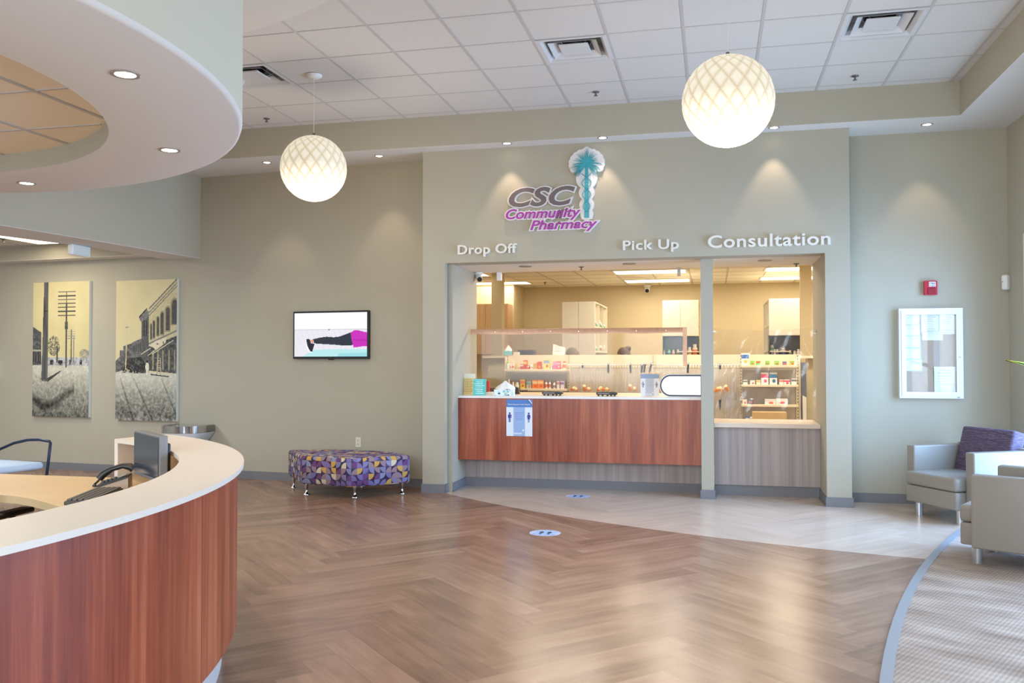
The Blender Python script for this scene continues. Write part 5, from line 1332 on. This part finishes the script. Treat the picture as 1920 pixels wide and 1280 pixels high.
for it in top_items:
    k, x0, x1, yt, yb = it[:5]
    if k == 'b': pbottle(K(x0), K(x1), KY(yt), KY(yb), YS, zl1, it[5], it[6], it[7], it[8], g1)
    else: carton(K(x0), K(x1), KY(yt), KY(yb), YS, zl1, it[5], it[8], g1)
g2 = 'medicines on the lower left shelf'
low_items = [
 ('c', 762, 832, 712, 846, [(238, 200, 70), (236, 140, 110), (196, 90, 40)], None, None, 'tall yellow and orange box, first on the lower left shelf'),
 ('c', 858, 930, 742, 848, [(196, 192, 182), (120, 170, 160), (206, 120, 110)], None, None, 'grey and teal box on the lower left shelf'),
 ('c', 944, 1020, 722, 850, [(240, 132, 46), (240, 206, 150), (220, 70, 40)], None, None, 'orange box, left of the pair on the lower left shelf'),
 ('c', 1026, 1112, 722, 850, [(236, 140, 60), (244, 200, 130), (224, 90, 50)], None, None, 'wider orange box, right of the pair on the lower left shelf'),
 ('b', 1130, 1170, 738, 852, (238, 228, 222), (240, 234, 228), (214, 110, 90), 'white pump bottle right of the orange boxes'),
 ('b', 1184, 1222, 738, 852, (238, 228, 222), (240, 234, 228), (206, 120, 100), 'white pump bottle, second from the orange boxes'),
 ('b', 1250, 1292, 762, 852, (232, 226, 226), (236, 230, 228), (150, 130, 160), 'squat white bottle on the lower left shelf'),
 ('c', 1312, 1352, 738, 852, [(226, 214, 220), (206, 130, 150)], None, None, 'white and pink box near the right end of the lower left shelf'),
 ('c', 1366, 1418, 736, 852, [(214, 206, 226), (150, 120, 180)], None, None, 'white and violet box, rightmost on the lower left shelf')]
for it in low_items:
    k, x0, x1, yt, yb = it[:5]
    if k == 'b': pbottle(K(x0), K(x1), KY(yt), KY(yb), YS, zl2, it[5], it[6], it[7], it[8], g2, pump='pump' in it[8])
    else: carton(K(x0), K(x1), KY(yt), KY(yb), YS, zl2, it[5], it[8], g2)
# bottles on the work surface behind the tissue box
for x0, x1, yt, bd, cp_, l in [(568, 606, 730, (226, 190, 176), (230, 210, 200), 'pinkish bottle behind the tissue on the counter'), (632, 672, 768, (232, 224, 212), (214, 206, 196), 'white jar behind the tissue on the counter'), (680, 738, 776, (232, 226, 214), (226, 216, 204), 'wider white jar behind the tissue on the counter')]:
    a_ = at_y(K(x0), KY(850), 12.1); pbottle(K(x0), K(x1), KY(yt), KY(890), 12.1, at_y(K(x0), KY(890), 12.1).z, bd, cp_, None, l, 'jars on the low stand')
t = thing('low_stand', 'dark low stand carrying white jars at the left end of the shelving', 'stand', (-2.75, 12.0, 0))
zz = at_y(K(600), KY(890), 12.1).z; pen(t, mat('stand_dark', (60, 52, 46), .6), 'stand', [(-2.98, 12.0, 0, -2.60, 12.185, zz-.001)])
# right bay
def Q(x): return 1320+x*.1406
def QY(y): return 640+y*.1406
g3 = ['boxes on the top consultation shelf', 'boxes on the middle consultation shelf', 'boxes on the lower consultation shelf']
R_ = [(0, 498, 598, 136, 298, [(232, 228, 220), (60, 110, 190), (236, 190, 70)], 'tall blue and white box, leftmost on the top consultation shelf'),
 (0, 618, 674, 236, 292, [(120, 190, 70), (150, 206, 90), (230, 120, 60)], 'small green box next to the tall blue and white box'),
 (0, 696, 752, 236, 292, [(124, 192, 76), (226, 80, 60)], 'small green box with red corner on the top consultation shelf'),
 (0, 818, 874, 236, 292, [(110, 184, 66), (150, 206, 100), (206, 120, 50)], 'small green box, third green one from the left'),
 (0, 944, 1000, 236, 292, [(116, 190, 70), (160, 210, 110), (224, 80, 60)], 'small green box, fourth green one from the left'),
 (0, 1050, 1100, 232, 282, [(150, 110, 140), (90, 110, 160), (220, 90, 90)], 'small violet and blue box on the top consultation shelf'),
 (0, 1146, 1204, 236, 292, [(232, 190, 80), (120, 190, 80), (210, 60, 50)], 'small yellow, green and red box, rightmost on the top consultation shelf'),
 (1, 520, 580, 510, 566, [(232, 228, 222), (110, 120, 140)], 'small white box, leftmost on the middle consultation shelf'),
 (1, 616, 680, 512, 566, [(236, 230, 224), (220, 226, 232), (220, 90, 70)], 'small white box with red emblem on the middle consultation shelf'),
 (1, 698, 754, 508, 566, [(240, 226, 200), (236, 190, 110)], 'small cream and orange box on the middle consultation shelf'),
 (1, 762, 858, 408, 568, [(236, 232, 226), (214, 60, 100), (214, 50, 90)], 'tall white and magenta box on the middle consultation shelf'),
 (1, 876, 974, 408, 568, [(236, 234, 228), (60, 124, 170), (50, 110, 160)], 'tall white and blue box on the middle consultation shelf'),
 (1, 1004, 1058, 500, 566, [(240, 232, 228), (226, 120, 120)], 'small white and pink box right of the tall blue box'),
 (1, 1066, 1146, 500, 566, [(242, 236, 232), (220, 60, 90), (214, 40, 70)], 'white box with magenta lettering band on the middle consultation shelf'),
 (1, 1168, 1232, 486, 566, [(232, 228, 224), (90, 100, 116)], 'white and grey box, rightmost on the middle consultation shelf'),
 (2, 516, 572, 774, 836, [(240, 232, 224), (236, 220, 212), (220, 90, 70)], 'small white box, leftmost on the lower consultation shelf'),
 (2, 812, 956, 768, 838, [(238, 232, 226), (228, 220, 216), (220, 100, 80)], 'long white box on the lower consultation shelf'),
 (2, 962, 1114, 760, 838, [(240, 226, 216), (242, 236, 228), (220, 60, 90)], 'long white box with pink base on the lower consultation shelf')]
for s_, x0, x1, yt, yb, cols, l in R_: carton(Q(x0), Q(x1), QY(yt), QY(yb), YS, zr[s_], cols, l, g3[s_])
pbottle(Q(608), Q(668), QY(760), QY(836), YS, zr[2], (70, 80, 110), (232, 232, 236), (150, 70, 80), 'dark blue bottle with white cap on the lower consultation shelf', g3[2])
t = carton_w(at_y(1397.5, 790, 12.2).x, at_y(1405.5, 790, 12.2).x, .55, at_y(1400, 781, 12.2).z, 12.2, [(80, 110, 180), (232, 230, 226)], 'blue box low behind the consultation counter', 'boxes low behind the consultation counter')
t = carton_w(at_y(1406.5, 790, 12.2).x, at_y(1413.5, 790, 12.2).x, .55, at_y(1400, 781.5, 12.2).z, 12.2, [(240, 232, 222), (230, 190, 150)], 'white box low behind the consultation counter, beside the blue one', 'boxes low behind the consultation counter')
t = thing('storage_bin', 'tan storage carton low behind the consultation counter', 'carton', (.85, 12.0, .0))
pen(t, mat('tan_carton', (206, 172, 118), .7), 'carton', [(at_y(1410, 772, 12.2).x, 11.9, .001, at_y(1474, 772, 12.0).x, 12.16, at_y(1440, 773, 11.9).z)])

# ---- hanging prescription bags, clips and orange vials
random.seed(21)
BG = 'hanging prescription bags'; CG = 'dark hanging clips'; VG = 'orange pill vials in the bags'
def bag_mesh(seed):
    rs = random.Random(seed); mb = MB(BAG); rows = []; w = rs.uniform(.05, .085); h = rs.uniform(.35, .40)
    for i in range(9):
        q = i/8; z = -h*q; th = .003+.0085*math.sin(math.pi*min(1, q*1.05))**.8*(.4+.9*q); row = []
        for k in range(12):
            a = 2*math.pi*k/12; row.append((w*math.cos(a)*(.62+.38*min(1, q*3))*(1+.06*math.sin(5*q+k)), th*math.sin(a)+.004*math.sin(7*q+seed), z-.012*math.cos(a*2)*q))
        rows.append(row)
    mb.grid(rows, True); mb.face(rows[-1]); return mb
proto = []
for sgi in range(6):
    t = thing('prescription_bag', 'clear plastic prescription bag hanging in the row behind the counter', 'plastic bag', (0, 0, 0), 0, BG)
    bag_mesh(sgi).build('bag', t, False)
    mb = MB(mat('hook_metal', (120, 116, 108), .35, .6)); mb.tube([(0, 0, -.02), (0, 0, .01), (.004, 0, .025), (.0, 0, .04)], .003, 6); mb.build('hook', t, False)
    proto.append(t)
xa, xb = at_y(1066, 690, GYB-.16).x, at_y(1318, 690, GYB-.16).x; xc, xd = at_y(1340, 690, GYB-.16).x, at_y(1386, 690, GYB-.16).x
pos = list(np.linspace(xa+.05, xb, 50))+list(np.linspace(xc, xd, 9)); first = set(); VI = 0
vp = None
for k, x in enumerate(pos):
    L_ = (x+random.uniform(-.003, .003), GYB-.1715, ZR-.038); rz = math.radians(random.uniform(73, 76)); s_ = random.randrange(6)
    if s_ not in first: o = proto[s_]; o.location = L_; o.rotation_euler = (0, 0, rz); first.add(s_)
    else: o = dup(proto[s_], L_, rz)
    orange = k in (0, 2, 5, 7, 10, 12, 14, 22, 24, 27, 29, 31, 33, 50, 52, 54)
    if orange:
        if vp is None:
            vp = thing('pill_vial', 'orange pill vial at the bottom of a hanging clear bag', 'pill bottle', (0, 0, 0), 0, VG)
            mb = MB(mat('amber_vial', (240, 142, 46), .3, emit=None)); mb.lathe([(0, 0), (.022, 0), (.024, .004), (.024, .08), (.02, .083)], (0, 0, 0), 16); mb.build('vial', vp, False)
            mb = MB(mat('vial_cap', (244, 206, 160), .5)); mb.lathe([(.024, .081), (.024, .094), (0, .095)], (0, 0, 0), 16); mb.build('cap', vp, False)
            ov = vp
        else: ov = dup(vp, (0, 0, 0))
        ov.location = (L_[0]+.004, L_[1]-.045, L_[2]-.315+random.uniform(-.005, .01)); ov.rotation_euler = (math.radians(random.uniform(30, 80)), 0, random.uniform(-.6, .6))
for o in [p_ for i, p_ in enumerate(proto) if i not in first]:
    for c_ in list(o.children): bpy.data.objects.remove(c_)
    bpy.data.objects.remove(o)
CLB = mat('clip_dark', (52, 62, 66), .5)
for i, (x, ty, by, tilt) in enumerate([(1093, 682, 690, 8), (1140.5, 680, 699, 0), (1181.5, 681, 699, -4), (1204, 682, 699, 4), (1210, 680, 698, 8), (1222, 680, 698, 14), (1290, 680, 699, 2), (1350, 682, 692, 0)]):
    a_ = at_y(x, ty, GYB-.275); b_ = at_y(x, by, GYB-.275); h = a_.z-b_.z
    t = thing('bag_clip', 'dark flat clip hanging on the rail, number %s' % ['one from the left' ] [0] if False else ['short dark clip above the first orange vials', 'dark clip hanging above the middle card terminal', 'dark clip hanging between the middle terminal and the small white sign', 'left clip of the pair above the small white sign', 'right clip of the pair above the small white sign', 'slanted dark clip above the right edge of the small white sign', 'dark clip just right of the copper tape upright', 'short dark clip seen through the consultation window'][i], 'clip', (a_.x, GYB-.275, a_.z), 0, CG)
    mb = MB(CLB); mb.box(-.014, -.006, -h, .014, .006, 0, .003, 2, Matrix.Rotation(math.radians(tilt), 4, 'Y')); mb.build('blade', t, False)
    mb = MB(CHROME); mb.cyl((0, -.01, -.012), (0, .012, -.012), .006, seg=10); mb.build('pin', t, False)
# lower row of bags right of the post
for i, x in enumerate((1352, 1366, 1380)):
    p = at_y(x, 750, GYB-.1); dup(proto[i] if i in first else proto[list(first)[0]], (p.x, GYB-.12, p.z), math.radians(25), 'clear plastic bag hanging in the lower row behind the consultation counter', 'lower hanging bags')
p = at_y(1350, 749, GYB-.2); q_ = at_y(1350, 768, GYB-.2)
t = thing('bag_clip', 'black clip of the lower row behind the consultation counter', 'clip', (p.x, GYB-.24, p.z), 0, CG)
mb = MB(BLACK); mb.prism([(-.02, 0), (.02, 0), (.006, q_.z-p.z), (-.002, q_.z-p.z)], -.006, .006, 'xz'); mb.build('blade', t, False)

# on top of the shelving
p = at_y(955, 664, GYB); t0 = None
tissue((p.x-.03, GYB+.03, GT), .115, .1, .06, 'teal tissue box with raised white tissue on top of the left shelving', None, mat('carton_teal', (120, 196, 200), .6), .09)
pen(thing('small_box', 'small white carton beside the teal tissue box', 'box', (at_y(967, 664, GYB).x, GYB+.03, GT)), mat('carton_white', (226, 218, 204), .6), 'carton', [(at_y(963, 664, GYB).x, GYB-.01, GT, at_y(973, 664, GYB).x, GYB+.06, GT+.045)])
a_, b_ = at_y(971, 656, 13.0), at_y(998, 656, 13.0)
t = thing('printer', 'black printer top showing above the left shelving', 'printer', ((a_.x+b_.x)/2, 13.1, 0.8)); pen(t, mat('printer_black', (50, 46, 46), .5), 'housing', [(a_.x, 12.95, .8, b_.x, 13.3, a_.z)], .012)
pen(t, BLACK, 'paper_slot', [(a_.x+.03, 12.945, a_.z-.05, b_.x-.03, 12.955, a_.z-.035)])
t = thing('work_table', 'work table behind the shelving carrying the printer', 'table', (-2.2, 13.1, 0)); pen(t, TANLAM, 'tabletop', [(-3.0, 12.75, .76, 1.1, 13.42, .799)])
for x in (-2.95, 1.05):
    for y in (12.8, 13.37): pen(t, DARKG, 'leg', [(x-.025, y-.025, 0, x+.025, y+.025, .76)])
P4 = [at_y(*q, 12.6) for q in ((1036, 664), (1059, 664), (1060, 650), (1037, 643.5))]
t = thing('paper_notice', 'white printed sheet standing on top of the shelving, left of the person', 'paper', (P4[0].x, 12.55, P4[0].z))
f = MB(PAPER); f.prism([(q.x, max(q.z, GT)) for q in P4], 12.60, 12.603, 'xz'); f.build('sheet', t)
f = MB(mat('print_grey', (170, 170, 176), .8))
for k in range(4): z = P4[0].z+.05+k*.025; f.box(P4[0].x+.03, 12.5985, z, P4[0].x+.13, 12.5995, z+.008)
f.build('text_lines', t)
t.location.z = GT; 

# ================================================================== CABINETS
CAB = mat('cabinet_white', (236, 228, 208), .45); NICHE = mat('niche_dark', (44, 50, 62), .25); BACK = mat('counter_low', (210, 196, 170), .5)
def cabinet(x0, x1, Y0, Y1, ztop, zbot, label, side, niche, doors=2, shelf_z=(2.02, 1.6)):
    t = thing('wall_cabinet', label, 'cabinet', ((x0+x1)/2, (Y0+Y1)/2, 0), 0, 'white storage cabinets')
    for k in range(doors):
        a = x0+(x1-x0)*k/doors+.003; b_ = x0+(x1-x0)*(k+1)/doors-.003
        pen(t, CAB, 'door', [(a, Y0-.02, zbot, b_, Y0, ztop-.004)], .002)
    s0, s1 = (x1-.34, x1) if side > 0 else (x0, x0+.34)
    body = (x0, s0) if side > 0 else (s1, x1)
    pen(t, CAB, 'body', [(body[0], Y0+.001, zbot, body[1], Y1, ztop)])
    pen(t, CAB, 'side_shelf_frame', [(s0, Y0+.001, ztop-.02, s1, Y1, ztop), (s0, Y0+.001, zbot, s1, Y0+.02, ztop-.02), (s0, Y1-.02, 1.5, s1, Y1, ztop-.02)])
    ys_ = np.linspace(Y0, Y1, 4)[1:-1]
    for y in ys_: pen(t, CAB, 'divider', [(s0, y-.008, 1.501, s1-.002, y+.008, ztop-.021)])
    for z in shelf_z: pen(t, CAB, 'shelf', [(s0, Y0+.02, z-.015, s1, Y1-.021, z)])
    if niche:
        pen(t, NICHE, 'niche_panel', [(x0, Y0+.25, 1.5, x1, Y0+.27, zbot)]); pen(t, NICHE, 'niche_side', [(x0 if side > 0 else x0, Y0, 1.5, x0+.015, Y0+.25, zbot)], label='dark niche side')
    pen(t, BACK, 'base_unit', [(x0, Y0, 0, x1, Y1, 1.5)])
    return t
cabinet(-2.493, -1.931, 14.5, 16.2, 2.44, 1.5, 'white double-door cabinet block left of the middle of the dispensary', 1, False)
cabinet(-.817, -.232, 14.5, 15.6, 2.438, 1.85, 'white double-door cabinet above a dark niche, left of the post', 1, True)
cabinet(.865, 1.45, 14.5, 16.0, 2.438, 1.85, 'white cabinet above a dark niche, seen through the consultation window', -1, True, 1)
# stock on the open cabinet sides
random.seed(4)
def side_stock(x, ys_, z, n, grp, lb):
    pr = None
    for k in range(n):
        y = ys_[0]+(ys_[1]-ys_[0])*(k+.5)/n; h = random.uniform(.09, .16)
        if abs((y-ys_[0])/(ys_[1]-ys_[0])*3 % 1-.0) < .06: y += .05
        bottle(x, z, y, .035, h, random.choice([(238, 234, 226), (226, 220, 212), (232, 228, 232)]), (240, 238, 234), random.choice([(90, 100, 140), (200, 120, 100), (120, 170, 150), (214, 206, 196)]), lb, grp)
side_stock(-1.99, (14.55, 16.15), 2.02, 10, 'bottles on the upper open shelf of the left cabinet', 'small white bottle on the upper open side shelf of the left cabinet block')
side_stock(-1.99, (14.55, 16.15), 1.6, 10, 'bottles on the lower open shelf of the left cabinet', 'small white bottle on the lower open side shelf of the left cabinet block')
side_stock(.92, (14.55, 15.95), 2.02, 6, 'bottles on the upper open shelf of the right cabinet', 'small white bottle on the upper open side shelf of the consultation cabinet')
side_stock(.92, (14.55, 15.95), 1.6, 6, 'bottles on the lower open shelf of the right cabinet', 'small white bottle on the lower open side shelf of the consultation cabinet')
# bottles standing in the dark niches
YN = 14.58
def nb(x0, x1, yt, Y, body, cap, lab, l, grp): pbottle(x0, x1, yt, 668, Y, 1.5005, body, cap, lab, l, grp)
gN = 'bottles in the dark niche left of the post'
for x0, x1, yt, bd, cp_, lb_, l in [(1242.5, 1247, 654, (240, 232, 222), (236, 226, 216), None, 'slim white bottle, leftmost in the dark niche left of the post'), (1251.5, 1257.5, 652.5, (190, 222, 214), (120, 190, 190), (90, 150, 150), 'pale teal bottle in the dark niche left of the post'),
    (1260, 1265.5, 654, (240, 226, 218), (236, 226, 222), (214, 150, 140), 'pinkish white bottle in the dark niche left of the post'), (1268, 1274, 653, (240, 234, 222), (240, 234, 226), (120, 110, 90), 'white bottle with dark label in the dark niche left of the post'),
    (1279, 1283, 654, (240, 232, 222), (238, 230, 222), None, 'slim white bottle just left of the copper upright'), (1289, 1297, 649, (240, 232, 216), (240, 234, 222), (226, 206, 170), 'medium white bottle right of the copper upright'), (1298, 1307.5, 643.5, (242, 234, 216), (242, 236, 224), (224, 130, 100), 'largest white bottle with red label right of the copper upright')]:
    nb(x0, x1, yt, YN, bd, cp_, lb_, l, gN)
gM = 'bottles in the dark niche of the consultation cabinet'
for x0, x1, yt, lb_, l in [(1446, 1450, 657, (120, 120, 130), 'small white bottle, leftmost in the consultation niche'), (1450.5, 1455, 653, None, 'white bottle behind the small leftmost one in the consultation niche'), (1454.5, 1460.5, 653, (110, 90, 150), 'white bottle with violet label in the consultation niche'),
    (1463.5, 1474, 650, (70, 70, 140), 'largest white bottle with blue label in the consultation niche'), (1479, 1484, 655, (120, 150, 140), 'slim white bottle in the consultation niche'), (1487.5, 1493, 656, None, 'plain white jar in the consultation niche'), (1494, 1500.5, 653, (214, 206, 196), 'plain white jar, rightmost in the consultation niche')]:
    nb(x0, x1, yt, YN, (238, 234, 228), (240, 238, 234), lb_, l, gM)
# wood wall cabinets on the left
OAK = wood('pale_oak', [(.35, (186, 148, 106)), (.52, (208, 172, 130)), (.68, (222, 190, 150))], sc=(24, .8, 1), rough=.5)
t = thing('wood_cabinet', 'pale wood wall cabinets left of the dispensary, behind the left post', 'cabinet', (-4.1, 15.8, 1.57), 0)
x0, x1 = -4.75, -3.70
for k in range(5):
    a = x0+(x1-x0)*k/5; o = pen(t, OAK, 'door', [(a+.002, 15.58, 1.57, a+(x1-x0)/5-.002, 15.6, 2.50)])
    mb = MB(CHROME); mb.sphere((a+.17, 15.572, 1.64), .01, 8, 6); mb.build('knob', o)
pen(t, OAK, 'body', [(x0, 15.601, 1.57, x1, 15.999, 2.50)])
t = thing('back_counter', 'dark open counter under the wood wall cabinets', 'counter', (-4.2, 15.6, 0)); pen(t, OAK, 'front_panel', [(-4.75, 15.4, 0, -3.7, 15.99, .86)]); pen(t, GON, 'countertop', [(-4.78, 15.37, .86, -3.69, 15.995, .9)])

# ================================================================== PEOPLE behind the shelving
SKIN = mat('skin', (214, 160, 132), .55, noise=.03, nscale=12)
def person(loc, rz, label, hair, shirt, bun, head_tilt=.35):
    t = thing('person', label, 'person', loc, rz)
    J = {'pelvis': (0, 0, .93), 'spine': (0, -.01, 1.10), 'chest': (0, -.02, 1.29), 'neck': (0, -.05, 1.41), 'skull': (0, -.085, 1.485), 'top': (0, -.10, 1.56),
         'ls': (.17, -.03, 1.34), 'le': (.235, -.10, 1.08), 'lw': (.17, -.33, 1.0), 'lh': (.15, -.40, .985), 'rs': (-.17, -.03, 1.34), 're': (-.235, -.10, 1.08), 'rw': (-.17, -.33, 1.0), 'rh': (-.15, -.40, .985),
         'lp': (.09, 0, .88), 'lk': (.10, -.02, .48), 'la': (.10, .02, .08), 'lt': (.10, -.13, .04), 'rp': (-.09, 0, .88), 'rk': (-.10, -.02, .48), 'ra': (-.10, .02, .08), 'rt': (-.10, -.13, .04)}
    R_ = dict(pelvis=.145, spine=.13, chest=.145, neck=.055, skull=.07, top=.06, ls=.06, le=.045, lw=.03, lh=.028, rs=.06, re=.045, rw=.03, rh=.028, lp=.09, lk=.06, la=.04, lt=.035, rp=.09, rk=.06, ra=.04, rt=.035)
    E_ = [('pelvis', 'spine'), ('spine', 'chest'), ('chest', 'neck'), ('neck', 'skull'), ('skull', 'top'), ('chest', 'ls'), ('ls', 'le'), ('le', 'lw'), ('lw', 'lh'), ('chest', 'rs'), ('rs', 're'), ('re', 'rw'), ('rw', 'rh'),
          ('pelvis', 'lp'), ('lp', 'lk'), ('lk', 'la'), ('la', 'lt'), ('pelvis', 'rp'), ('rp', 'rk'), ('rk', 'ra'), ('ra', 'rt')]
    names = list(J); V = [J[n_] for n_ in names]; E = [(names.index(a), names.index(b_)) for a, b_ in E_]
    for s_ in (1, -1):                                     # five fingers and a thumb set from the palm's side
        h_ = names.index('lh' if s_ > 0 else 'rh'); hx, hy, hz = V[h_]
        for f_, (dx, L_) in enumerate(((-.022, .07), (-.007, .08), (.008, .076), (.022, .06))):
            V.append((hx+dx, hy-.03, hz)); V.append((hx+dx*1.2, hy-.03-L_*.55, hz-.012)); V.append((hx+dx*1.3, hy-.03-L_, hz-.035)); n_ = len(V)
            E += [(h_, n_-3), (n_-3, n_-2), (n_-2, n_-1)]
        V.append((hx-s_*.035, hy-.01, hz-.005)); V.append((hx-s_*.05, hy-.045, hz-.015)); n_ = len(V); E += [(h_, n_-2), (n_-2, n_-1)]
    me = bpy.data.meshes.new('body'); me.from_pydata(V, E, []); o = bpy.data.objects.new('body', me); COL.objects.link(o); o.parent = t; XF[o] = XF[t]
    md = o.modifiers.new('skin', 'SKIN'); 
    for i, sv in enumerate(me.skin_vertices[0].data):
        r = R_[names[i]] if i < len(names) else .0085
        sv.radius = (r, r*(.72 if i < len(names) and names[i] in ('pelvis', 'spine', 'chest') else 1)); sv.use_root = (i == 0)
    md.use_smooth_shade = True; o.modifiers.new('sub', 'SUBSURF').render_levels = 2; me.materials.append(SKIN)
    # head with face
    M = Matrix.Translation((0, -.09, 1.535)) @ Matrix.Rotation(head_tilt, 4, 'X')
    mb = MB(SKIN); prof = []
    rows = []
    for i in range(13):
        th = math.pi*i/12; z = -.115*math.cos(th); s_ = max(.02, math.sin(th))
        row = []
        for k in range(24):
            a = 2*math.pi*k/24; x, y = .074*s_*math.cos(a), .095*s_*math.sin(a)
            if z < 0: x *= 1-.25*(-z/.115); y = y*(1-.12*(-z/.115))-.012*(-z/.115)
            if y < 0 and abs(x) < .014 and -.045 < z < .012: y -= .022*(1-abs(x)/.014)*(1-abs(z+.018)/.035 if abs(z+.018) < .035 else 0)
            row.append(M @ Vector((x, y, z)))
        rows.append(row)
    mb.grid(rows, True)
    hd = mb.build('head', t, False)
    for s_ in (-1, 1):
        mb = MB(WHITEP); mb.sphere(M @ Vector((s_*.031, -.083, .006)), .012, 10, 8); mb.build('eye', hd, False)
        mb = MB(SKIN); mb.sphere(M @ Vector((s_*.078, .005, -.005)), (.010, .02, .032), 10, 8); mb.build('ear', hd, False)
    mb = MB(mat('lips', (176, 96, 88), .5)); mb.sphere(M @ Vector((0, -.083, -.062)), (.024, .008, .006), 12, 6); mb.build('mouth', hd, False)
    mb = MB(hair); rows = []
    for i in range(9):
        th = math.pi*.62*i/8; row = []
        for k in range(32):
            a = 2*math.pi*k/32; fr_ = max(0, -math.sin(a)); th2 = th*(1-.42*fr_); s_ = max(.01, math.sin(th2)); wv_ = 1+.03*math.sin(9*a+i)
            row.append(M @ Vector((.085*s_*math.cos(a)*wv_, .108*s_*math.sin(a)*wv_+.006, .128*math.cos(th2))))
        rows.append(row)
    mb.grid(rows, True)
    if bun: mb.sphere(M @ Vector((0, .105, .075)), (.045, .045, .045), 14, 10)
    mb.build('hair', t, False)
    mb = MB(shirt); rows = []
    for z, rx, ry, y0 in [(.86, .185, .13, 0), (1.0, .17, .125, -.005), (1.15, .175, .125, -.012), (1.28, .20, .12, -.02), (1.36, .19, .09, -.03), (1.41, .085, .07, -.045)]: rows.append([(rx*math.cos(2*math.pi*k/28), y0+ry*math.sin(2*math.pi*k/28), z) for k in range(28)])
    mb.grid(rows, True); mb.build('shirt', t, False)
    for s_ in (-1, 1):
        mb = MB(shirt); mb.tube([(s_*.15, -.03, 1.345), (s_*.185, -.045, 1.30), (s_*.215, -.075, 1.20)], [.072, .07, .06], 14); mb.build('sleeve', t, False)
    mb = MB(mat('dark_trousers', (46, 48, 60), .8))
    mb = MB(MATS['dark_trousers']); rows = [[(.175*math.cos(2*math.pi*k/24), .125*math.sin(2*math.pi*k/24), z) for k in range(24)] for z in (.95, .84)]; mb.grid(rows, True)
    for s_ in (-1, 1): mb.tube([(s_*.09, 0, .90), (s_*.1, -.015, .5), (s_*.1, .015, .1)], [.105, .08, .065], 16)
    mb.build('trousers', t, False)
    return t
p = at_y(1184, 660, 13.9)
hb = mat('brown_hair', (92, 68, 50), .6, noise=.25, nscale=60); hg = mat('greyish_hair', (136, 122, 104), .7, noise=.25, nscale=60)
person((p.x-.04, 13.9, .0), math.radians(-62), 'person with brown hair in a bun, head showing above the shelving at the right', hb, mat('scrub_blue', (90, 110, 140), .8), True, .30)
p = at_y(1086, 660, 13.9)
person((p.x-.02, 13.9, -.0), math.radians(-70), 'person with greyish-brown hair and mauve top, head lowered behind the shelving', hg, mat('scrub_purple', (128, 98, 132), .8), False, .45)
